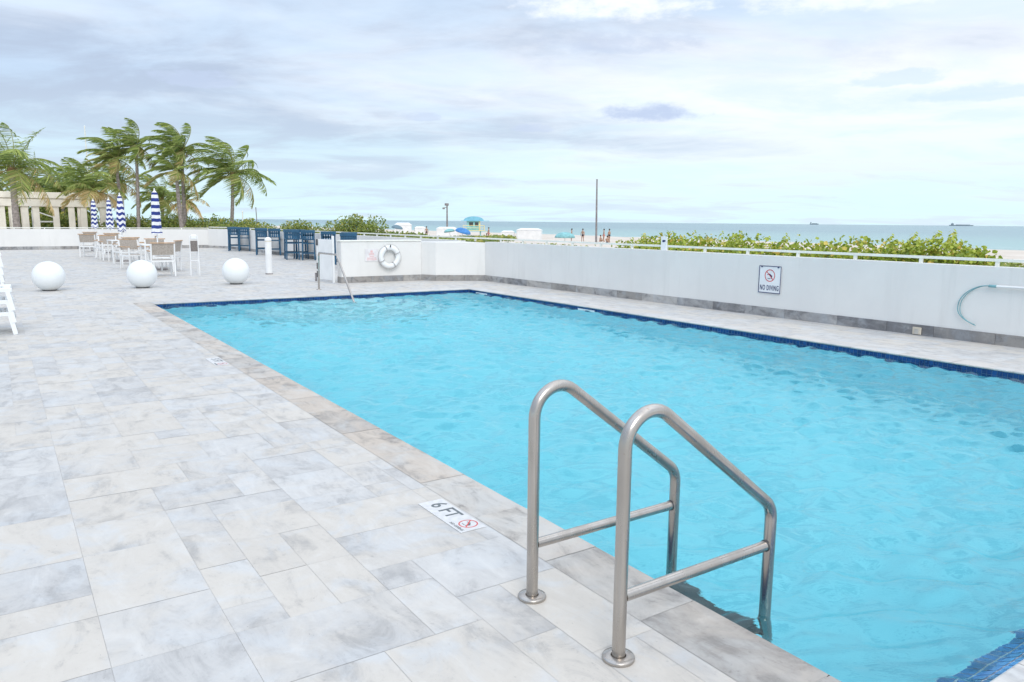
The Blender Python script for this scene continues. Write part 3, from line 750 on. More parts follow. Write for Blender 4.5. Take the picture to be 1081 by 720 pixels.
# rescue hook
H = empty('rescue_hook', (10.49, 4.66, 0.743), 'white rescue pole with a blue grey looped hook hanging on the right wall', 'rescue hook')
H.location = (wallx(4.66)-0.035, 4.66, 0.743)
sl = (wallx(-1)-wallx(4.66))/5.66
mb = MB(); mb.tube([(0, 0, 0), (sl*4.5, -4.5, 0.03)], 0.015, 12); mb.build('pole', M['white'], H)
pth = [(0.0, 0.0, 0.0), (0, 0.10, -0.004), (0, 0.20, -0.04), (0, 0.30, -0.11), (0, 0.365, -0.20), (0, 0.385, -0.30), (0, 0.365, -0.385), (0, 0.29, -0.455), (0, 0.19, -0.502), (0, 0.155, -0.512)]
def smooth(pts, n=4):
    pts = [Vector(p) for p in pts]; out = []
    for i in range(len(pts)-1):
        p0, p1, p2, p3 = pts[max(0, i-1)], pts[i], pts[i+1], pts[min(len(pts)-1, i+2)]
        for k in range(n):
            t = k/n; out.append(0.5*((2*p1)+(p2-p0)*t+(2*p0-5*p1+4*p2-p3)*t*t+(3*p1-p0-3*p2+p3)*t**3))
    return out+[pts[-1]]
mb = MB(); mb.tube(smooth(pth), 0.0065, 8); mb.tube(smooth([(0.004, p[1]*0.93, p[2]*0.985-0.002*i) for i, p in enumerate(pth)]), 0.0055, 8); mb.build('hook', M['hook_teal'], H)
mb = MB(); mb.tube([(0, 0.03, 0.0), (0, -0.06, 0.0)], 0.018, 10); mb.build('ferrule', M['hook_teal'], H)
for yy in (-0.9, -3.2):
    mb = MB(); mb.box((-0.01, yy-.02, -.035), (0.036+sl*-yy, yy+.02, -.012)); mb.build('bracket', M['white'], H)
# small light in the baseboard
o = empty('wall_outlet', (wallx(5.55)-0.017, 5.55, 0.06), 'small cream outlet cover set in the grey baseboard of the right wall', 'outlet')
mb = MB(); mb.box((-0.016, -0.06, -0.05), (0, 0.06, 0.05), bev=0.005); mb.build('cover', simple('cream_plastic', (0.60, 0.54, 0.44), 0.5), o)
mb = MB(); mb.box((-0.020, -0.03, -0.045), (-0.0165, 0.03, 0.025), bev=0.001); mb.build('flap', simple('pale_grey_flap', (0.48, 0.46, 0.42), 0.5), o)
# life ring
LR = empty('life_ring', (8.02, 17.40, 0.61), 'white life ring with grey rope loops hanging on the wall at the pool end', 'life ring')
mb = MB(); seg, s2 = 48, 14; Rr, rr = 0.225, 0.062
vs_ = [((Rr+rr*math.cos(2*PI*j/s2))*math.cos(2*PI*i/seg), rr*0.8*math.sin(2*PI*j/s2), (Rr+rr*math.cos(2*PI*j/s2))*math.sin(2*PI*i/seg)) for i in range(seg) for j in range(s2)]
mb.add(vs_, [(i*s2+j, i*s2+(j+1) % s2, ((i+1) % seg)*s2+(j+1) % s2, ((i+1) % seg)*s2+j) for i in range(seg) for j in range(s2)], True)
mb.build('ring', M['plastic'], LR)
for a in (25, 115, 205, 300):
    mb = MB(); q_ = []
    for k in range(13):
        t = 2*PI*k/12; q_.append(((Rr+(rr+.006)*math.cos(t))*math.cos(R(a)), (rr+.006)*0.85*math.sin(t), (Rr+(rr+.006)*math.cos(t))*math.sin(R(a))))
    mb.tube(q_, 0.014, 6, caps=False); mb.build('band', M['ropec'], LR)
mb = MB(); q_ = []
for k in range(65):
    a = 2*PI*k/64; b_ = 0.02*abs(math.sin(2*(a-R(25)))); q_.append(((Rr+rr+.008+b_)*math.cos(a), -0.01, (Rr+rr+.008+b_)*math.sin(a)))
mb.tube(q_, 0.004, 6, caps=False); mb.build('rope', M['ropec'], LR)
mb = MB(); mb.bar((0, 0.07, 0.245), (0, -0.07, 0.25), 0.02, 0.02); mb.bar((0, -0.07, 0.24), (0, -0.07, 0.30), 0.02, 0.02); mb.build('hook', M['darkgrey'], LR)
# faded red notice
o = empty('faded_notice', (7.575, 17.470, 0.66), 'faded pink red notice on the white wall left of the life ring', 'sign')
Rn = Matrix(((1, 0, 0, 0), (0, 0, -1, 0), (0, 1, 0, 0), (0, 0, 0, 1)))
mb = MB(); mb.box((-0.17, -0.15, 0), (0.17, 0.15, 0.006), Rn, bev=0.002); mb.build('sign_panel', simple('notice_white', (0.74, 0.72, 0.73), 0.5), o)
mb = MB()
for z, w_, h in ((0.085, 0.03, 0.05), (0.04, 0.06, 0.02), (0.005, 0.07, 0.018), (-0.035, 0.055, 0.018), (-0.075, 0.12, 0.022), (-0.115, 0.13, 0.018)):
    mb.box((-w_, z-h/2, .0065), (w_, z+h/2, .0075), Rn)
mb.build('printing', M['faded_red'], o)

# ================================================================== globes and bollard
for x, y, lb in ((0.83, 18.42, 'white garden globe on the deck, left of the three'), (2.565, 18.27, 'white garden globe in front of the dining chairs, between the two others'), (4.565, 18.36, 'white garden globe on the deck nearest the bollard')):
    o = empty('garden_globe', (x, y, 0), lb, 'globe', 'white globes standing on the deck')
    bm = bmesh.new(); bmesh.ops.create_uvsphere(bm, u_segments=48, v_segments=32, radius=0.305)
    mb = MB(); mb.addbm(bm, Matrix.Translation((0, 0, 0.297)), True); mb.build('sphere', M['globe'], o)
    mb = MB(); mb.lathe([(0.0, 0.03), (0.125, 0.03), (0.135, 0.02), (0.135, 0.001)], seg=32); mb.build('base', M['darkgrey'], o)
BO = empty('bollard_light', (6.18, 21.26, 0), 'white cylindrical bollard light with a domed top in front of the bar chairs', 'bollard')
mb = MB(); mb.lathe([(0.088, 0.03), (0.088, 0.93)], seg=28); mb.build('post', M['white'], BO)
mb = MB(); mb.lathe([(0.10, 0.0), (0.10, 0.03), (0.088, 0.032)], seg=28); mb.build('base', M['pole_grey'], BO)
mb = MB(); mb.lathe([(0.092, 0.925)]+[(0.092*math.cos(R(a)), 0.94+0.08*math.sin(R(a))) for a in range(0, 91, 15)], seg=28); mb.build('dome', M['white'], BO)
mb = MB(); mb.lathe([(0.0885, 0.89), (0.0895, 0.89), (0.0895, 0.905), (0.0885, 0.905)], seg=28); mb.build('vent_slot', simple('cream_lens', (0.62, 0.56, 0.40), 0.4), BO)

# ================================================================== dining furniture
def dining_chair():
    o = empty('dining_chair', (0, 0, 0), 'x', 'chair', 'white dining chairs with taupe slings')     # faces +Y, back at -Y
    W_, D_ = 0.28, 0.27
    for sx in (-1, 1):
        mb = MB(); mb.bar((sx*W_, D_, 0), (sx*W_, D_-.02, 0.64), 0.035, 0.035); mb.build('leg', M['white'], o)
        mb = MB(); mb.bar((sx*W_, -D_, 0), (sx*W_, -D_+.02, 0.45), 0.035, 0.035); mb.bar((sx*W_, -D_+.02, 0.45), (sx*W_, -D_-.06, 0.87), 0.035, 0.035); mb.build('leg', M['white'], o)
        mb = MB(); mb.bar((sx*W_, D_+.01, 0.655), (sx*W_, -D_-.02, 0.655), 0.05, 0.025); a = mb.build('armrest', M['teak'], o)
    mb = MB(); mb.box((-W_+.02, -D_, 0.405), (W_-.02, D_, 0.425), bev=0.004); mb.build('seat', M['sling'], o)
    mb = MB()
    for yy in (-D_, D_): mb.bar((-W_, yy, 0.40), (W_, yy, 0.40), 0.03, 0.045)
    for sx in (-1, 1): mb.bar((sx*W_, -D_, 0.40), (sx*W_, D_, 0.40), 0.03, 0.045)
    mb.build('seat_frame', M['white'], o)
    mb = MB(); mb.add([(-W_+.015, -D_-.005, 0.56), (W_-.015, -D_-.005, 0.56), (W_-.015, -D_-.055, 0.85), (-W_+.015, -D_-.055, 0.85),
                       (-W_+.015, -D_+.010, 0.56), (W_-.015, -D_+.010, 0.56), (W_-.015, -D_-.040, 0.85), (-W_+.015, -D_-.040, 0.85)],
                      [(0, 1, 2, 3), (7, 6, 5, 4), (0, 4, 5, 1), (3, 2, 6, 7), (0, 3, 7, 4), (1, 5, 6, 2)]); mb.build('backrest', M['sling'], o)
    mb = MB(); mb.box((-W_-.02, -D_-.085, 0.855), (W_+.02, -D_-.035, 0.885), bev=0.006); mb.build('top_rail', M['teak'], o)
    return o
def dining_table():
    o = empty('dining_table', (0, 0, 0), 'x', 'table', 'white dining tables under closed parasols')
    mb = MB(); mb.box((-0.43, -0.43, 0.715), (0.43, 0.43, 0.745), bev=0.006); mb.build('tabletop', M['white'], o)
    for sx in (-1, 1):
        for sy in (-1, 1):
            mb = MB(); mb.box((sx*.40-.02, sy*.40-.02, 0), (sx*.40+.02, sy*.40+.02, 0.715)); mb.build('leg', M['white'], o)
    return o
stripe_a = simple('parasol_white', (0.80, 0.81, 0.83), 0.8, 0.05, 6); stripe_b = simple('parasol_navy', (0.022, 0.045, 0.24), 0.8, 0.15, 6)
def parasol(seed, chevron):
    o = empty('closed_parasol', (0, 0, 0), 'x', 'parasol', 'closed navy and white striped parasols')
    mb = MB(); mb.tube([(0, 0, 0.03), (0, 0, 2.33)], 0.019, 10); mb.build('pole', M['white'], o)
    mb = MB(); mb.lathe([(0.0, 0.05), (0.22, 0.045), (0.24, 0.03), (0.24, 0.0)], seg=24); mb.build('base', M['pole_grey'], o)
    r = random.Random(seed); seg = 32; rows = 39; z0, z1 = 1.04, 2.30; V = []
    for j in range(rows+1):
        t = j/rows
        for i in range(seg):
            a = 2*PI*i/seg; fold = math.cos(8*a+seed)
            rad = (0.155 - 0.085*t**1.5)*(1-0.30*(1-fold)/2*(1-t*.5)) if t < 0.93 else 0.07*(1-(t-.93)/.07)+0.012
            rad *= 1+0.10*math.sin(6*t+seed)
            sag = chevron*0.045*math.cos(4*a+seed)*(1-t)
            V.append((rad*math.cos(a), rad*math.sin(a), z0+(z1-z0)*t+sag))
    F_ = [(j*seg+i, j*seg+(i+1) % seg, (j+1)*seg+(i+1) % seg, (j+1)*seg+i) for j in range(rows) for i in range(seg)]
    mb = MB(); mb.add(V, F_, True)
    mb.mi = [1 if ((j+1)//3) % 2 == 0 and j < 37 and j > 0 else 0 for j in range(rows) for i in range(seg)]
    mb.build('canopy', [stripe_a, stripe_b], o)
    mb = MB(); mb.lathe([(0.0, 2.36), (0.018, 2.345), (0.02, 2.32), (0.012, 2.29)], seg=12); mb.build('finial', M['white'], o)
    return o
ch0 = dining_chair(); tb0 = dining_table(); first = {'c': ch0, 't': tb0}
def use(k):
    if first.get(k): o = first[k]; first[k] = None; return o
    return copy_tree(ch0 if k == 'c' else tb0)
sets = [((3.90, 24.45), 'nearest table', 'nearest'), ((3.63, 29.75), 'second table from the front', 'second nearest'),
        ((4.10, 37.2), 'third table from the front', 'third from the front'), ((3.78, 40.0), 'table closest to the back wall', 'farthest')]
for k, ((x, y), tn, un) in enumerate(sets):
    place(use('t'), (x, y, 0), R(4*k), 'square white dining table, the %s' % tn)
    o = parasol(3+k*2, 0.15 if k == 0 else 1.0); place(o, (x, y, 0), 0, 'closed navy and white striped parasol over the %s' % tn)
for i, (x, y, a, lb) in enumerate([
    (3.55, 21.85, 0, 'white dining chair with taupe back turned to the pool, nearest of the dining chairs'),
    (4.05, 25.55, 180, 'dining chair on the far side of the nearest table'),
    (4.02, 23.75, 60, 'dining chair tucked at the right side of the nearest table'),
    (3.38, 25.35, 200, 'dining chair at the far left corner of the nearest table'),
    (3.50, 28.0, 20, 'white dining chair with tan top rail at the front of the second table'),
    (3.35, 31.0, 185, 'dining chair on the far side of the second table'),
    (4.35, 29.6, 85, 'dining chair at the right of the second table'),
    (3.35, 32.3, 12, 'dining chair standing just behind the second table'),
    (2.98, 33.9, -20, 'leftmost dining chair, turned sideways near the back wall'),
    (3.90, 35.8, 5, 'dining chair at the front of the third table'),
    (3.35, 38.7, 10, 'dining chair in front of the farthest table')]):
    place(use('c'), (x, y, 0), R(a), lb)
# narrow folded chair standing alone
FC = empty('folded_chair', (4.33, 21.62, 0), 'narrow folded white chair with a taupe sling standing alone right of the dining set', 'chair')
for sx in (-.11, .11):
    mb = MB(); mb.bar((sx, 0, 0), (sx*0.9, 0.0, 1.05), 0.022, 0.022); mb.build('leg', M['white'], FC)
    mb = MB(); mb.bar((sx*.9, 0.16, 0), (sx*.8, 0.02, 0.95), 0.02, 0.02); mb.build('leg', M['white'], FC)
mb = MB(); mb.box((-.085, -.03, 0.64), (.085, -.01, 0.92), bev=0.004); mb.build('sling', simple('dark_taupe_sling', (0.19, 0.17, 0.16), 0.85, 0.2, 40), FC)
mb = MB(); mb.box((-.075, -.04, 0.95), (.075, .035, 1.08), bev=0.03); mb.build('head_cushion', M['plastic'], FC)
mb = MB(); mb.bar((-.11, 0, 0.40), (.11, 0, 0.40), 0.02, 0.02); mb.build('stretcher', M['white'], FC)

# ================================================================== navy bar chairs
def bar_chair():
    o = empty('bar_chair', (0, 0, 0), 'x', 'bar chair', 'navy bar chairs lined along the wall')
    W_, D_ = 0.225, 0.22
    for sx in (-1, 1):
        mb = MB(); mb.bar((sx*W_, D_, 0), (sx*W_*.92, D_-.03, 0.76), 0.045, 0.045); mb.build('leg', M['navy'], o)
        mb = MB(); mb.bar((sx*W_, -D_, 0), (sx*W_*.95, -D_+.02, 0.76), 0.045, 0.045); mb.bar((sx*W_*.95, -D_+.02, 0.76), (sx*W_*.95, -D_-.04, 1.10), 0.045, 0.04); mb.build('leg', M['navy'], o)
    mb = MB(); mb.box((-.24, -.22, 0.745), (.24, .24, 0.78), bev=0.008); mb.build('seat', M['navy'], o)
    mb = MB(); mb.box((-.25, -.285, 1.01), (.25, -.245, 1.12), bev=0.008)
    mb.box((-.215, -.262, 0.90), (.215, -.235, 0.96), bev=0.004)
    for k in range(5): mb.box((-.19+k*.08, -.262, 0.77), (-.13+k*.08, -.242, 1.015))
    mb.build('backrest', M['navy'], o)
    for z in (0.26, 0.62):
        mb = MB()
        for yy in (-D_+.01, D_-.01): mb.bar((-W_, yy, z), (W_, yy, z), 0.025, 0.04)
        for sx in (-1, 1): mb.bar((sx*W_, -D_, z+.015), (sx*W_, D_, z+.015), 0.025, 0.04)
        mb.build('footrest' if z < .5 else 'apron', M['navy'], o)
    return o
bc0 = bar_chair()
names = ['far left cluster', 'second cluster', 'third cluster behind the bollard', 'gap behind the pool gate', 'gap behind the life ring wall']
spec = [(9.32, 37.6, -18, 'navy bar chair at the left of the farthest cluster'), (9.70, 37.2, -14, 'navy bar chair at the right of the farthest cluster'), (9.58, 38.4, 165, 'navy bar chair half hidden at the back of the farthest cluster'),
        (9.34, 33.0, -20, 'navy bar chair at the left of the middle cluster'), (9.71, 32.5, -14, 'navy bar chair at the right end of the middle cluster, behind the bollard'), (9.55, 33.8, 168, 'navy bar chair half hidden at the back of the middle cluster'),
        (9.26, 28.7, -18, 'navy bar chair at the left of the nearest cluster'), (9.70, 28.2, -20, 'navy bar chair at the right end of the nearest cluster'), (9.44, 29.5, 165, 'navy bar chair turned round at the back left of the nearest cluster'), (9.74, 29.2, 172, 'navy bar chair at the back right of the nearest cluster'),
        (9.28, 25.0, -18, 'navy bar chair showing above the open pool gate'), (8.93, 22.3, -24, 'navy bar chair showing over the left end of the life ring wall'), (9.22, 22.95, 160, 'navy bar chair half hidden behind the one over the life ring wall')]
for i, (x, y, a, lb) in enumerate(spec):
    place(bc0 if i == 0 else copy_tree(bc0), (x, y, 0), R(a), lb)

# ================================================================== stacked loungers
def lounger():
    o = empty('sun_lounger', (0, 0, 0), 'x', 'sun lounger', 'white resin sun loungers stacked at the left edge')   # foot end at x=0, runs to -x
    for sy in (-1, 1):
        mb = MB(); mb.box((-1.85, sy*.30-.025, 0.235), (0.0, sy*.30+.025, 0.29), bev=0.008); mb.build('side_rail', M['plastic'], o)
        for xx, sx in ((-.02, 1), (-1.5, -1)):
            mb = MB(); mb.bar((xx-.03, sy*.30, 0.25), (xx+.015*sx, sy*.31, 0.0), 0.05, 0.06); mb.build('leg', M['plastic'], o)
    mb = MB()
    for k in range(17): mb.box((-0.09-k*0.105, -.275, 0.255), (-0.015-k*0.105, .275, 0.28), bev=0.004)
    mb.build('slats', M['plastic'], o)
    mb = MB(); mb.bar((-.02, -.30, 0.12), (-.02, .30, 0.12), 0.03, 0.04); mb.build('stretcher', M['plastic'], o)
    return o
lg0 = lounger(); k_ = 0
ordn = ['bottom', 'second', 'third', 'fourth', 'top']
for (x, y, n, nm) in ((0.12, 12.0, 3, 'nearer stack'), (0.06, 19.4, 4, 'farther stack')):
    for j in range(n):
        o = lg0 if k_ == 0 else copy_tree(lg0); k_ += 1
        w_ = 'top' if j == n-1 else ordn[j]
        place(o, (x-0.004*j, y, 0.155*j), R(rnd.uniform(-1.5, 1.5)), 'white slatted sun lounger, %s one of the %s at the left edge' % (w_, nm))

# ================================================================== plants
def leaf_cloud(mb, c, rad, n, size, r, zbias=0.35, spread=0.34):
    """leaf faces spread through an uneven ellipsoid: clumps around branch tips"""
    tips = []
    nt_ = max(8, n//12)
    for k in range(nt_):
        while True:
            p = Vector((r.uniform(-1, 1), r.uniform(-1, 1), r.uniform(-0.35, 1)))
            if 0.1 < p.length < 1: break
        tips.append(p)
    for k in range(n):
        t = tips[k % nt_]; s = spread
        gc = lambda q: max(-1.25*q, min(1.25*q, r.gauss(0, q)))
        p = t+Vector((gc(s*.5), gc(s*.5), gc(s*.4)))
        if p.length > 1.06: p *= 1.06/p.length
        p = Vector((c[0]+p.x*rad[0], c[1]+p.y*rad[1], c[2]+p.z*rad[2]))
        nrm = (Vector((r.gauss(0, 1), r.gauss(0, 1), r.gauss(zbias, 1)))).normalized()
        a = nrm.orthogonal().normalized(); a = Matrix.Rotation(r.uniform(0, 6.28), 3, nrm) @ a; b = nrm.cross(a); sz = size*r.uniform(0.6, 1.25)
        tv = (k % nt_)/nt_
        tint = (min(1, max(0, r.gauss(0.5, 0.25))), ((hash((k % nt_, nt_)) % 97)/97)*0.55+r.random()*0.48, 0.1)
        cup = nrm*sz*0.18
        mb.add([p-a*sz*.55-b*sz*.2+cup, p-a*sz*.1-b*sz*.52, p+a*sz*.5-b*sz*.28+cup, p+a*sz*.6+b*sz*.1, p+a*sz*.2+b*sz*.5+cup, p-a*sz*.4+b*sz*.38], [(0, 1, 2, 3, 4, 5)], tint=tint)
    return tips
def shrub(name, x, y, z, rad, h, n, size, seed, mat, label, group, cat='shrub', upright=0):
    r = random.Random(seed); o = empty(name, (x, y, z), label, cat, group)
    mb = MB()
    lobes = 14
    for k in range(lobes):
        a = r.uniform(0, 2*PI); d = r.uniform(0, 0.72)
        hh = (h*r.uniform(0.92, 1.0) if k else h)*math.sqrt(1-0.55*d*d)
        leaf_cloud(mb, (rad[0]*d*math.cos(a), rad[1]*d*math.sin(a), hh*0.50), (rad[0]*.52, rad[1]*.52, hh*0.50), n//lobes, size, r)
    for k in range(upright):                                   # leafy shoots standing above the crown
        a = r.uniform(0, 2*PI); d = r.uniform(0.1, 0.6); cx, cy_ = rad[0]*d*math.cos(a), rad[1]*d*math.sin(a); zb = h*math.sqrt(1-.55*d*d)
        hs = r.uniform(0.20, 0.34)
        for j in range(16):
            t = j/15; aa = j*2.4; p = Vector((cx+0.10*(1-.6*t)*math.cos(aa), cy_+0.10*(1-.6*t)*math.sin(aa), zb-0.24+hs*t))
            nrm = Vector((math.cos(aa)*.8, math.sin(aa)*.8, 0.7)).normalized(); u_ = nrm.orthogonal().normalized(); v_ = nrm.cross(u_); s_ = size*.95
            mb.add([p-u_*s_*.5, p-v_*s_*.45, p+u_*s_*.5, p+v_*s_*.45], [(0, 1, 2, 3)], tint=(r.uniform(.45, .9), r.random()*.85, .1))
    mb.build('foliage', mat, o)
    mb = MB()
    for k in range(7):
        a = r.uniform(0, 2*PI); d = r.uniform(0.2, 0.6)
        mb.tube([(0.05*math.cos(a), 0.05*math.sin(a), -0.1), (rad[0]*d*.5*math.cos(a), rad[1]*d*.5*math.sin(a), h*.35), (rad[0]*d*math.cos(a), rad[1]*d*math.sin(a), h*.8)], [0.035, 0.025, 0.012], 6)
    mb.build('stem', M['stem'], o)
    return o
gz = -1.2
SGr = 'sea grape shrubs growing behind the right wall'
for i, (x, y, rx, ry, top, n, up, lb) in enumerate([
    (15.2, 16.6, 1.1, 1.3, 1.02, 1500, 5, 'sea grape shrub at the left end of the hedge, just right of the tall pole'),
    (14.9, 14.9, 1.3, 1.5, 1.24, 2000, 6, 'tallish sea grape shrub second from the left end of the hedge'),
    (14.2, 13.0, 1.4, 1.5, 1.30, 2200, 6, 'sea grape shrub behind the small notice plate on the wall'),
    (13.9, 11.3, 1.3, 1.4, 1.27, 2200, 6, 'sea grape shrub between the notice plate and the NO DIVING sign'),
    (13.5, 9.8, 1.2, 1.3, 1.22, 2200, 5, 'sea grape shrub straight above the NO DIVING sign'),
    (13.3, 8.5, 1.2, 1.2, 1.26, 2400, 3, 'lower sea grape shrub right of the NO DIVING sign'),
    (13.3, 7.45, .75, .75, 1.30, 1600, 14, 'yellow green sea grape shrub with upright shoots, highest of the right group'),
    (13.4, 6.80, .75, .75, 1.34, 1600, 14, 'spiky topped sea grape shrub right of the highest one'),
    (13.3, 6.15, .42, .42, 1.12, 1100, 6, 'last sea grape shrub, at the right end of the hedge')]):
    shrub('sea_grape', x, y, gz, (rx*1.25, ry*1.3), top-gz, int(n*6), 0.072, 50+i, M['grape_leaf'], lb, SGr, 'shrub', up)
BGr = 'green dune shrubs beyond the terrace walls'
for i, (x, y, rx, ry, top, n, sz, lb) in enumerate([
    (12.6, 30.0, 1.4, 1.3, 1.74, 3200, 0.13, 'rounded dune shrub mounding over the wall behind the life ring'),
    (11.9, 31.6, 1.0, 1.2, 1.45, 1800, 0.13, 'left shoulder shrub of the rounded mound'),
    (13.9, 28.8, 1.1, 1.1, 1.10, 1500, 0.13, 'low shrub sloping off the right of the rounded mound'),
    (12.8, 38.6, 1.3, 1.3, 1.50, 2200, 0.15, 'dune shrub above the nearest bar chair cluster'),
    (11.8, 42.5, 1.4, 1.4, 1.30, 2000, 0.16, 'yellow green dune shrub above the middle bar chair cluster'),
    (12.3, 46.5, 1.8, 1.6, 1.55, 2200, 0.18, 'dune shrub behind the farthest bar chair cluster'),
    (11.4, 50.5, 1.9, 1.6, 1.75, 2400, 0.18, 'dune shrub at the foot of the rightmost palm'),
    (9.3, 52.5, 1.9, 1.6, 1.90, 2400, 0.18, 'dune shrub behind the twin trunk palms'),
    (7.0, 52.5, 1.8, 1.5, 1.75, 2200, 0.18, 'dune shrub behind the nearest striped parasol'),
    (4.6, 60.5, 2.2, 1.6, 1.9, 2200, 0.20, 'shrub seen between the right columns of the pergola'),
    (1.8, 60.8, 2.2, 1.6, 1.9, 2200, 0.20, 'shrub seen between the middle columns of the pergola'),
    (-0.6, 60.9, 2.0, 1.6, 1.9, 2000, 0.20, 'shrub seen between the left columns of the pergola')]):
    shrub('dune_shrub', x, y, gz, (rx*1.25, ry*1.25), top-gz, int(n*4.5), sz*.52, 90+i, M['bush_leaf'], lb, BGr)
for i, (x, y, rx, ry, top, lb) in enumerate([(-3.0, 62.5, 2.6, 1.6, 2.9, 'tall hedge bush behind the left end of the pergola'), (0.6, 63.0, 2.6, 1.6, 3.0, 'tall hedge bush behind the pergola, second from the left'),
    (4.0, 63.0, 2.6, 1.6, 3.0, 'tall hedge bush behind the pergola, third from the left')]):
    shrub('hedge_bush', x, y, gz, (rx, ry), top-gz, 7000, 0.20, 190+i, M['bush_leaf'], lb, 'hedge behind the pergola')
# low dune ground cover (nobody could count it)
def groundcover():
    mb = MB(); r = random.Random(77)
    def clump(x, y, s, z):
        g = math.sin(x*.7+3)+math.sin(y*.45+x*.3)
        tint = (min(1, max(0, 0.5+0.22*g+r.gauss(0, .2))), r.random()*.9, .1)
        for k in range(3):
            nrm = Vector((r.gauss(0, .8), r.gauss(0, .8), 1)).normalized(); a = nrm.orthogonal().normalized(); a = Matrix.Rotation(r.uniform(0, 6.28), 3, nrm) @ a; b = nrm.cross(a)
            p = Vector((x+r.gauss(0, s*.6), y+r.gauss(0, s*.6), z+r.uniform(0, s*1.5))); q = s*r.uniform(.5, 1.1)
            mb.add([p-a*q, p-b*q*.7, p+a*q, p+b*q*.7], [(0, 1, 2, 3)], tint=tint)
    for k in range(17000):
        t = r.random()**0.6; x = r.uniform(12.2, 44); y = r.uniform(-6, 96)
        if y < -2+x*0.05: continue
        lim = 37+5*math.sin(y*.11)+2.5*math.sin(y*.31+1)
        if x > lim: continue
        d = math.hypot(x, y)
        if r.random() > 1.15-0.004*d: continue
        s = 0.10+0.0022*d
        base = -1.05 if x < 20 else (-0.85 if x < 26 else -0.72)
        hump = 0.18*(math.sin(x*.5)+math.sin(y*.21+x*.2))+0.15
        clump(x, y, s, base+max(0, hump)*(1 if x > 15 else .3))
    mb.build('dune_ground_cover', M['bush_leaf'], kind='stuff')
groundcover()

# ---- palms blown by the wind (towards the left of the view)
WIND = Vector((-0.86, 0.50, 0.0))
def frond(mb, rmb, base, az, el, Lf, r, brown=0.0, wind=1.0, wl=0.065, dead=False):
    d = Vector((math.cos(az)*math.cos(el), math.sin(az)*math.cos(el), math.sin(el))); p = Vector(base); n = 15; pts = [p.copy()]; st = Lf/n
    for i in range(n):
        t = i/n
        d = (d + WIND*(0.075*wind*(0.3+t)) + Vector((0, 0, -0.075 - 0.08*t))).normalized()
        p = p+d*st; pts.append(p.copy())
    rmb.tube(pts, [0.030*(1-i/(n+1)*.85) for i in range(n+1)], 5, caps=False)
    nl = 46
    for i in range(nl):
        t = 0.10+0.90*i/(nl-1); f = t*n; k = min(n-1, int(f)); q = pts[k].lerp(pts[k+1], f-k); tg = (pts[k+1]-pts[k]).normalized()
        sd_ = tg.cross(Vector((0, 0, 1)))
        if sd_.length < .1: sd_ = tg.cross(Vector((1, 0, 0)))
        sd_.normalize(); ll = Lf*0.33*(math.sin(PI*min(1, 0.22+t*.80))**0.7)*r.uniform(.8, 1.15)
        for s in (-1, 1):
            ld = (sd_*s*0.95 + tg*0.50 + WIND*0.70*wind + Vector((0, 0, -0.35))+Vector((r.gauss(0, .09), r.gauss(0, .09), r.gauss(0, .09)))).normalized()
            e1 = q+ld*ll*.5; e2 = e1+(ld+WIND*.25*wind+Vector((0, 0, -0.30))).normalized()*ll*.5
            w_ = ld.cross(tg); w_ = w_.normalized() if w_.length > .05 else sd_
            w_ = (w_+Vector((r.gauss(0, .5), r.gauss(0, .5), r.gauss(0, .5)))).normalized(); ww = wl*0.40
            tint = (min(1, max(0, r.gauss(0.5, .25))), min(1, max(0, brown+r.gauss(0, .12))), .1)
            mb.add([q-w_*ww*.6, q+w_*ww*.6, e1+w_*ww, e1-w_*ww, e2], [(0, 1, 2, 3), (3, 2, 4)], tint=tint)
def palm(x, y, zc, lean, Lf, nf, seed, label, r0=0.12, zb=-1.25, wind=1.0, elmin=-20, brown=0.25, group='wind blown palms behind the terrace', wl=0.07):
    r = random.Random(seed); o = empty('palm_tree', (x, y, zb), label, 'palm tree', group)
    H_ = zc-zb; n = 12
    pts = [(-lean[0]*(1-t)**1.6, -lean[1]*(1-t)**1.6, H_*t) for t in [i/n for i in range(n+1)]]
    off = Vector((-lean[0], -lean[1], 0)); pts = [Vector(q) for q in pts]
    mb = MB(); rs = [r0*(1.25-0.45*(i/n))+(0.02*r0*(i % 2)) for i in range(n+1)]; rs[0] *= 1.3
    fine = []; frs = []
    for i in range(n):
        for k in range(4):
            t = k/4; fine.append(pts[i].lerp(pts[i+1], t)); frs.append((rs[i]*(1-t)+rs[i+1]*t)*(1.06 if k % 2 else 0.97))
    fine.append(pts[-1]); frs.append(rs[-1]); mb.tube(fine, frs, 9); mb.build('trunk', M['trunk'], o)
    c = pts[-1]
    cr = MB(); rb = MB()
    for k in range(nf):
        az = 2.399*k+r.uniform(-.25, .25); el = R(elmin+(88-elmin)*((k+0.5)/nf)**0.85); lf = Lf*r.uniform(.82, 1.08)
        br = brown+0.62*(1-k/nf)**2.2+r.gauss(0, .08)
        frond(cr, rb, c+Vector((0.05*math.cos(az), 0.05*math.sin(az), 0.05)), az, el, lf, r, br, wind*r.uniform(.85, 1.15), wl)
    if seed in (1, 5, 7): frond(cr, rb, c, math.atan2(-.56, .83), R(28 if seed == 7 else 45), Lf*.95, r, brown, -0.35, wl)
    crn = cr.build('crown', M['palm_leaf'], o); rb.build('frond_stalks', simple('frond_stalk', (0.26, 0.27, 0.09), 0.6) if 'fs' not in M else M['fs'], crn)
    mb = MB(); mb.tube([c+Vector((0, 0, -.35)), c+Vector((0, 0, -.1)), c+Vector((0, 0, .18))], [r0*.95, r0*1.6, r0*.8], 9); mb.build('crown_shaft', M['boot'], o)
    return o
M['fs'] = simple('frond_stalk', (0.26, 0.27, 0.09), 0.6)
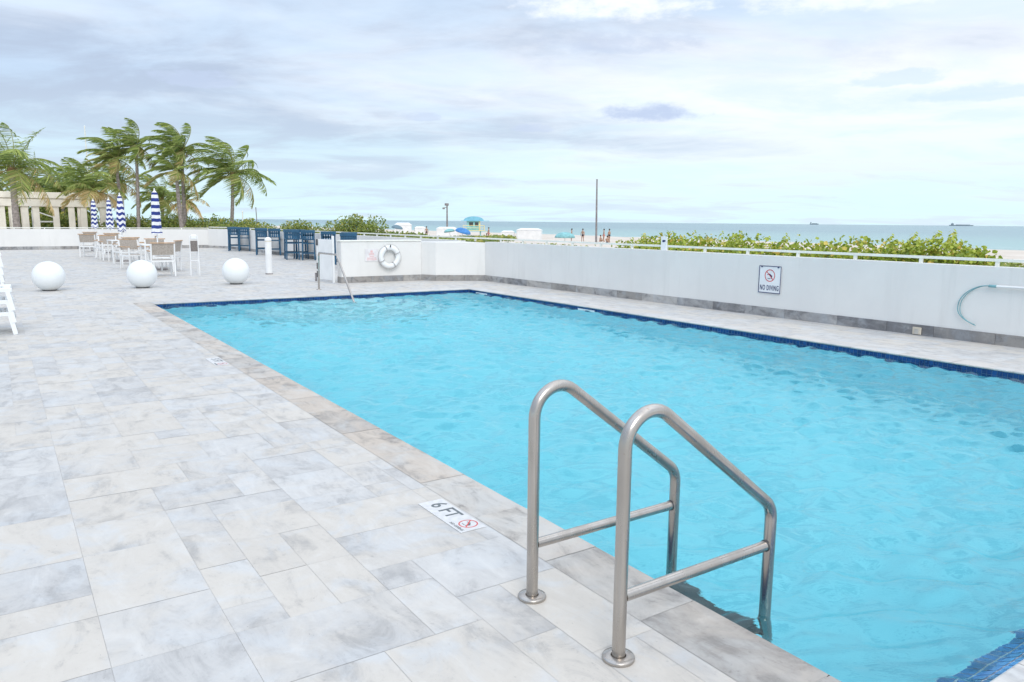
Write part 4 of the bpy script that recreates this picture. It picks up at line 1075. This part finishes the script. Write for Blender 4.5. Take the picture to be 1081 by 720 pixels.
palm(0.98, 50.5, 4.0, (0.0, 0), 3.2, 18, 1, 'leftmost palm with frayed brown fronds, its trunk before the pergola', 0.17, brown=0.30, wind=0.9)
palm(4.85, 51.5, 3.00, (0.1, 0), 2.5, 18, 2, 'low crowned palm spreading over the pergola beam', 0.15, brown=0.38, wind=0.75, elmin=-5)
palm(6.30, 52.0, 4.90, (-.4, 0), 2.5, 15, 3, 'tall palm with a leaning trunk right of the pergola end', 0.10, brown=0.30, wind=1.7)
palm(7.35, 51.5, 5.65, (0.25, 0), 2.2, 15, 4, 'tallest slim palm, left of the twin trunk palms', 0.10, brown=0.22, wind=1.9)
palm(9.80, 51.0, 5.55, (0.1, 0), 2.5, 19, 5, 'tall full crowned palm, fourth trunk from the right', 0.11, brown=0.18, wind=1.7)
palm(9.25, 50.0, 4.25, (-.3, 0), 2.3, 12, 6, 'shorter palm tucked under the full crowned one', 0.12, brown=0.28, wind=1.3)
palm(12.75, 51.0, 4.25, (0.45, 0), 3.3, 20, 7, 'rightmost palm standing apart with one frond reaching right', 0.11, brown=0.16, wind=1.5)
palm(9.70, 58.0, 2.75, (0.0, 0), 2.3, 16, 8, 'small green palm in the distance left of the twin trunks', 0.12, brown=0.22)
palm(11.6, 60.0, 2.70, (0.1, 0), 2.2, 14, 9, 'small dry yellow palm in the distance between the two right palms', 0.11, brown=0.55)
palm(6.95, 56.0, 3.70, (0.0, 0), 2.3, 16, 10, 'palm with a hanging orange dead frond right of the pergola', 0.12, brown=0.42)
palm(-0.3, 66.0, 3.9, (0, 0), 2.6, 20, 11, 'green palm crown behind the left end of the pergola', 0.14, brown=0.12, wind=.6, wl=.08)
palm(2.5, 66.0, 3.5, (0, 0), 2.6, 20, 12, 'green fan of fronds behind the middle of the pergola', 0.14, brown=0.10, wind=.5, wl=.08)
palm(5.2, 65.0, 3.6, (0, 0), 2.6, 20, 13, 'olive palm crown behind the right end of the pergola', 0.14, brown=0.30, wind=.6, wl=.08)
palm(4.0, 62.0, 3.1, (0, 0), 2.4, 18, 15, 'palm crown low over the centre of the pergola beam', 0.14, brown=0.28, wind=.6, wl=.08)

# ================================================================== pergola
PG = empty('pergola', (2, 56, -1.25), 'cream concrete pergola with square columns behind the back wall', 'pergola')
mb = MB(); mb.box((-7, -0.25, 3.40), (5.05, 0.25, 3.86), bev=0.02); mb.box((-7, -0.19, 3.86), (5.0, 0.19, 3.90)); mb.box((-7, -0.32, 3.90), (5.12, 0.32, 4.27), bev=0.02); mb.build('beam', M['cream'], PG)
mb = MB(); mb.box((-7, 2.0, 3.42), (5.05, 2.5, 4.2), bev=0.02); mb.build('beam', M['cream'], PG)
def perg_x(pxl): # metres along the pergola for a bearing in the photograph's left part
    return pxl
for xx, yy in ((-0.62, 0), (0.0, 0), (0.58, 0), (1.15, 0), (2.20, 0), (3.05, 0), (3.72, 0), (4.82, 0), (-1.6, 0), (-3.2, 0), (-5, 0)):
    mb = MB(); mb.box((xx-.17-1.0, -.17, 0), (xx+.17-1.0, .17, 3.40), bev=0.015); mb.build('column', M['cream'], PG)
for xx in (-1.1, -.45, .15, 1.35, 2.7, 4.0):
    mb = MB(); mb.box((xx-.15, 2.1, 0), (xx+.15, 2.4, 3.42), bev=0.015); mb.build('column', M['cream'], PG)
# white stair rails seen between the columns
for x, lb in ((2.75, 'white sloping stair rail seen between the pergola columns'), (-0.25, 'white stair rail at the far left behind the leftmost palm')):
    o = empty('stair_railing', (x, 58.0, 0), lb, 'railing')
    mb = MB(); mb.bar((-.75, 0, 1.95), (.55, 0, 1.45), 0.06, 0.07); mb.build('sloping_rail', M['white'], o)
    mb = MB(); mb.bar((-.75, 0, 1.22), (.55, 0, 1.22), 0.06, 0.09); mb.build('level_rail', M['white'], o)
    for xx in (-.75, .55):
        mb = MB(); mb.bar((xx, 0, -1.2), (xx, 0, 1.95 if xx < 0 else 1.45), 0.06, 0.06); mb.build('post', M['white'], o)

# ================================================================== poles beyond the walls
def pole(name, x, y, z0, z1, r, mat, label, cat, lean=0.0):
    o = empty(name, (x, y, z0), label, cat); H_ = z1-z0
    mb = MB(); mb.tube([(0, 0, 0), (lean*.5, 0, H_*.5), (lean, 0, H_)], [r, r*.85, r*.65], 8); mb.build('shaft', mat, o)
    mb = MB(); mb.lathe([(r*.9, H_-.02), (r*.9, H_+.03), (0.0, H_+.06)], (lean, 0, 0), seg=8); mb.build('cap', mat, o)
    return o
pole('tall_pole', 61.7, 73.4, -1.1, 6.65, 0.13, M['pole_grey'], 'tall dark weathered pole standing on the beach left of the sea grapes', 'pole', -0.12)
pole('flagpole', 5.50, 60, -1.2, 7.55, 0.05, M['rail_white'], 'thin bare flagpole rising between the left palms', 'flagpole')
pole('marker_post', 12.1, 46.5, -1.2, 1.92, 0.05, M['rail_white'], 'pale post above the farthest bar chairs', 'post')
pole('marker_post', 13.0, 46.5, -1.2, 2.15, 0.035, M['pole_grey'], 'slim dark post leaning over the dune shrubs', 'post', -0.12)
LP_ = empty('beach_lamp', (64.0, 115.5, -1.2), 'beach lamp post with a lamp head left of the lifeguard tower', 'lamp post')
mb = MB(); mb.tube([(0, 0, 0), (0, 0, 5.4)], [0.17, 0.12], 8); mb.build('post', M['pole_grey'], LP_)
mb = MB(); mb.bar((0, 0, 5.0), (-0.5, 0.2, 4.9), 0.12, 0.1); mb.build('arm', M['pole_grey'], LP_)
mb = MB(); mb.box((-.35, -.25, 5.25), (.22, .25, 5.65), bev=0.05); mb.box((-.75, 0, 4.65), (-.4, .3, 4.95), bev=0.05); mb.build('lamp_head', M['pole_grey'], LP_)

# ================================================================== lifeguard tower
T = empty('lifeguard_tower', (69.8, 116.4, -1.2), 'turquoise and yellow lifeguard tower with a rounded sky blue roof on the beach', 'lifeguard tower', rz=R(-30))
for sx in (-1.2, 1.2):
    for sy in (-1.0, 1.0):
        mb = MB(); mb.box((sx-.09, sy-.09, 0), (sx+.09, sy+.09, 1.0)); mb.build('stilt', M['tower_teal'], T)
mb = MB(); mb.box((-1.9, -1.6, 1.0), (1.9, 1.6, 1.12)); mb.build('platform', M['tower_yellow'], T)
mb = MB(); mb.box((-1.2, -1.0, 1.12), (1.0, 1.0, 2.75)); mb.build('cabin', M['tower_teal'], T)
mb = MB(); mb.box((0.9, -1.03, 1.12), (1.15, 1.03, 2.7)); mb.build('corner_panel', M['tower_yellow'], T)
for a in ((-.8, -.1), (.2, .8)):
    mb = MB(); mb.box((a[0], -1.03, 1.85), (a[1], -1.004, 2.5)); mb.build('window', M['darkgrey'], T)
mb = MB(); seg = 14; V = [(1.75*math.cos(PI*i/seg)*1.0, s, 2.80+0.72*math.sin(PI*i/seg)) for s in (-1.35, 1.35) for i in range(seg+1)]
mb.add(V, [(i, i+1, seg+2+i, seg+1+i) for i in range(seg)], True); mb.add(V[:seg+1], [tuple(range(seg+1))]); mb.add(V[seg+1:], [tuple(range(seg+1))]); mb.add([V[0], V[seg], V[2*seg+1], V[seg+1]], [(0, 1, 2, 3)])
mb.box((-2.2, -1.4, 2.72), (2.7, 1.4, 2.80)); mb.build('roof', M['tower_blue'], T)
mb = MB()
for sx in (-1.85, 1.85): mb.bar((sx, -1.55, 1.12), (sx, -1.55, 1.95), .07, .07); mb.bar((sx, 1.55, 1.12), (sx, 1.55, 1.95), .07, .07)
mb.bar((-1.85, -1.55, 1.95), (1.85, -1.55, 1.95), .07, .09); mb.bar((-1.85, -1.55, 1.55), (1.85, -1.55, 1.55), .05, .07); mb.bar((1.85, -1.55, 1.95), (1.85, 1.55, 1.95), .07, .09); mb.build('railing', M['tower_yellow'], T)
mb = MB(); mb.add([(1.9, -.5, 1.1), (1.9, .5, 1.1), (4.2, .5, 0.0), (4.2, -.5, 0.0), (1.9, -.5, 1.0), (1.9, .5, 1.0), (4.0, .5, 0), (4.0, -.5, 0)], [(0, 1, 2, 3), (4, 7, 6, 5), (0, 3, 7, 4), (1, 5, 6, 2)]); mb.build('ramp', M['tower_yellow'], T)

# ================================================================== tents and beach umbrellas
def tent(x, y, z, w_, d_, h, a, label, walls=True):
    o = empty('beach_tent', (x, y, z), label, 'tent', 'white canopy tents on the beach', R(a))
    mb = MB(); V = [(-w_/2, -d_/2, h*.86), (w_/2, -d_/2, h*.86), (w_/2, d_/2, h*.86), (-w_/2, d_/2, h*.86), (-w_/3, 0, h), (w_/3, 0, h)]
    mb.add(V, [(0, 1, 5, 4), (1, 2, 5), (2, 3, 4, 5), (3, 0, 4), (3, 2, 1, 0)]); mb.build('canopy', M['tent_white'], o)
    for sx in (-1, 1):
        for sy in (-1, 1):
            mb = MB(); mb.bar((sx*w_*.48, sy*d_*.48, 0), (sx*w_*.48, sy*d_*.48, h*.86), .06, .06); mb.build('pole', M['white'], o)
    if walls:
        mb = MB(); mb.box((-w_*.46, -d_*.47, 0.02), (w_*.46, -d_*.455, h*.855)); mb.build('side_wall', M['tent_white'], o)
tent(61.0, 86.8, -1.15, 3.6, 2.4, 1.75, -36, 'large white walled beach tent left of the tall pole')
tent(58.9, 89.0, -1.15, 1.8, 2.0, 1.4, -36, 'pale white tent adjoining the large walled one on its left')
tent(55.5, 115.0, -1.15, 2.8, 2.4, 2.3, -25, 'white tent above the life ring, left of the lamp post')
tent(58.2, 114.2, -1.15, 1.8, 2.0, 1.7, -25, 'small low white tent just right of the one above the life ring')
tent(57.0, 103.0, -1.15, 3.2, 2.4, 1.75, -28, 'low wide white tent directly at the lamp post')
def brella(x, y, z, r, h, mat, label, tilt=0.0, cat='beach umbrella'):
    o = empty('beach_umbrella', (x, y, z), label, cat, 'beach umbrellas on the sand'); o.rotation_euler = (tilt, tilt*.6, 0)
    mb = MB(); mb.lathe([(0.0, h)]+[(r*math.sin(R(a)), h-r*.55+r*.55*math.cos(R(a))) for a in range(15, 91, 15)]+[(r*.97, h-r*.56)], seg=16); mb.build('canopy', mat, o)
    mb = MB(); mb.tube([(0, 0, 0), (0, 0, h)], 0.03, 6); mb.build('pole', M['white'], o)
brella(55.6, 96.2, -1.1, 1.15, 1.65, M['blue_cloth'], 'bright blue beach umbrella between the lamp post and the lifeguard tower', R(14))
brella(54.3, 97.0, -1.1, 0.8, 1.5, M['teal_cloth'], 'teal beach umbrella left of the bright blue one', R(-8))
brella(61.9, 80.0, -1.15, 1.35, 1.35, M['teal_cloth'], 'wide teal beach umbrella right of the large white tent')
brella(52.5, 111.5, -1.1, 0.9, 1.9, simple('slate_cloth', (0.14, 0.22, 0.27), 0.8), 'slate blue beach umbrella above the wall left of the white tents', R(10))
brella(44.5, 108.0, -1.0, 0.9, 1.6, M['blue_cloth'], 'small blue umbrella at the right foot of the rounded mound', R(8))

# ================================================================== people on the beach
def person(x, y, z, a, pose, seed, label, shirt):
    o = empty('person', (x, y, z), label, 'person', 'people on the beach', R(a))
    if pose == 'stand':
        J = {'pelvis': (0, 0, .93), 'belly': (0, .01, 1.10), 'chest': (0, 0, 1.30), 'neck': (0, 0, 1.47), 'headb': (0, .01, 1.56), 'headt': (0, .01, 1.70),
             'shl': (-.18, 0, 1.40), 'ell': (-.24, .02, 1.12), 'wrl': (-.25, .08, .88), 'hal': (-.25, .10, .78), 'shr': (.18, 0, 1.40), 'elr': (.25, .03, 1.12), 'wrr': (.24, .12, .90), 'har': (.24, .15, .80),
             'hil': (-.10, 0, .88), 'knl': (-.11, .03, .48), 'anl': (-.12, -.02, .08), 'tol': (-.13, .14, .03), 'hir': (.10, 0, .88), 'knr': (.12, .05, .48), 'anr': (.13, .04, .08), 'tor': (.14, .20, .03)}
    else:
        J = {'pelvis': (0, 0, .13), 'belly': (0, .0, .30), 'chest': (0, .03, .50), 'neck': (0, .05, .67), 'headb': (0, .07, .76), 'headt': (0, .07, .90),
             'shl': (-.18, .03, .60), 'ell': (-.24, .15, .38), 'wrl': (-.16, .36, .36), 'hal': (-.13, .44, .38), 'shr': (.18, .03, .60), 'elr': (.24, .15, .38), 'wrr': (.16, .36, .36), 'har': (.13, .44, .38),
             'hil': (-.10, .04, .12), 'knl': (-.13, .42, .42), 'anl': (-.13, .66, .08), 'tol': (-.13, .80, .04), 'hir': (.10, .04, .12), 'knr': (.13, .44, .40), 'anr': (.13, .70, .08), 'tor': (.13, .84, .04)}
    rad = dict(pelvis=.125, belly=.115, chest=.135, neck=.055, headb=.085, headt=.085, sh=.06, el=.042, wr=.032, ha=.035, hi=.095, kn=.06, an=.04, to=.035)
    ks = list(J); E_ = [('pelvis', 'belly'), ('belly', 'chest'), ('chest', 'neck'), ('neck', 'headb'), ('headb', 'headt')]
    for s in 'lr': E_ += [('chest', 'sh'+s), ('sh'+s, 'el'+s), ('el'+s, 'wr'+s), ('wr'+s, 'ha'+s), ('pelvis', 'hi'+s), ('hi'+s, 'kn'+s), ('kn'+s, 'an'+s), ('an'+s, 'to'+s)]
    me = bpy.data.meshes.new('sk'); me.from_pydata([J[k] for k in ks], [(ks.index(a_), ks.index(b_)) for a_, b_ in E_], [])
    ob = bpy.data.objects.new('sk', me); col.objects.link(ob); ob.modifiers.new('s', 'SKIN'); sv = me.skin_vertices[0].data
    for i, k in enumerate(ks):
        rr_ = rad[k] if k in rad else rad[k[:-1]]; sv[i].radius = (rr_, rr_*(.8 if k in ('chest', 'belly', 'pelvis') else 1)); sv[i].use_root = (k == 'pelvis')
    ob.modifiers.new('d', 'SUBSURF').levels = 1
    dg = bpy.context.evaluated_depsgraph_get(); dg.update(); m2 = bpy.data.meshes.new_from_object(ob.evaluated_get(dg)); bpy.data.objects.remove(ob)
    m2.name = 'body'; m2.materials.clear(); m2.materials.append(M['skin']); m2.polygons.foreach_set('use_smooth', [True]*len(m2.polygons))
    b = bpy.data.objects.new('body', m2); col.objects.link(b); b.parent = o
    P0, C0, H0 = Vector(J['pelvis']), Vector(J['chest']), Vector(J['headt'])
    mb = MB(); mb.tube([P0+Vector((0, 0, -.10)), P0, P0+Vector((0, 0, .10))], [.155, .165, .14], 12); mb.build('shorts', shirt, o)
    bm = bmesh.new(); bmesh.ops.create_uvsphere(bm, u_segments=12, v_segments=8, radius=.105); mb = MB(); mb.addbm(bm, Matrix.Translation(H0+Vector((0, -.02, .01))), True); mb.build('hair', M['hair'], o)
for i, (x, y, a, pose, sh, lb) in enumerate([
    (63.5, 80.6, 40, 'stand', 'cloth_a', 'person standing just right of the wide teal umbrella'),
    (64.9, 80.0, 120, 'stand', 'cloth_a', 'person standing midway between the teal umbrella and the tall pole'),
    (66.5, 78.3, 200, 'sit', 'cloth_b', 'person sitting on the sand near the tall pole'),
    (68.5, 78.8, 10, 'stand', 'cloth_a', 'person standing immediately left of the tall pole'),
    (67.9, 79.2, 60, 'stand', 'cloth_b', 'person in pink standing left of the tall pole'),
    (64.0, 74.0, -60, 'sit', 'cloth_a', 'person sitting at the dune edge below the tall pole'),
    (58.9, 94.0, 80, 'stand', 'cloth_b', 'person in pink beside the bright blue umbrella'),
    (57.0, 116.0, 0, 'stand', 'cloth_a', 'person standing right of the small white tents'),
    (54.7, 105.2, 150, 'stand', 'cloth_a', 'person standing left of the low wide tent'),
    (56.2, 90.3, 190, 'sit', 'cloth_a', 'person sitting in front of the blue umbrella')]):
    person(x, y, -1.15, a, pose, i, lb, M[sh])

# ================================================================== ships
def ship(x, y, Lg, hh, a, label):
    o = empty('cargo_ship', (x, y, -2.4), label, 'ship', None, a)
    mb = MB(); V = [(-Lg/2, -8, hh*.35), (Lg/2, -8, hh*.35), (Lg/2+hh*.3, 0, hh*.45), (Lg/2, 8, hh*.35), (-Lg/2, 8, hh*.35), (-Lg/2+4, -6, 0), (Lg/2-5, -6, 0), (Lg/2-2, 0, 0), (Lg/2-5, 6, 0), (-Lg/2+4, 6, 0)]
    mb.add(V, [(0, 1, 2, 3, 4), (0, 5, 6, 1), (1, 6, 7, 2), (2, 7, 8, 3), (3, 8, 9, 4), (4, 9, 5, 0)]); mb.build('hull', M['ship'], o)
    mb = MB(); mb.box((-Lg*.42, -7, hh*.35), (-Lg*.30, 7, hh*.95)); mb.build('bridge_house', M['ship'], o)
    mb = MB(); mb.box((-Lg*.38, -2, hh*.95), (-Lg*.35, 2, hh*1.15)); mb.build('funnel', M['ship'], o)
    mb = MB(); mb.box((-Lg*.22, -7, hh*.36), (Lg*.38, 7, hh*.55)); mb.build('cargo', M['ship'], o)
def seapt(pxl, d):
    a = HEAD+math.atan((pxl-540.5)/815); return d*math.sin(a), d*math.cos(a)
x, y = seapt(858, 8500); ship(x, y, 85, 26, R(-57), 'small ship on the horizon above the NO DIVING sign')
x, y = seapt(1013, 9000); ship(x, y, 210, 26, R(-64), 'long low cargo ship on the horizon at the far right')
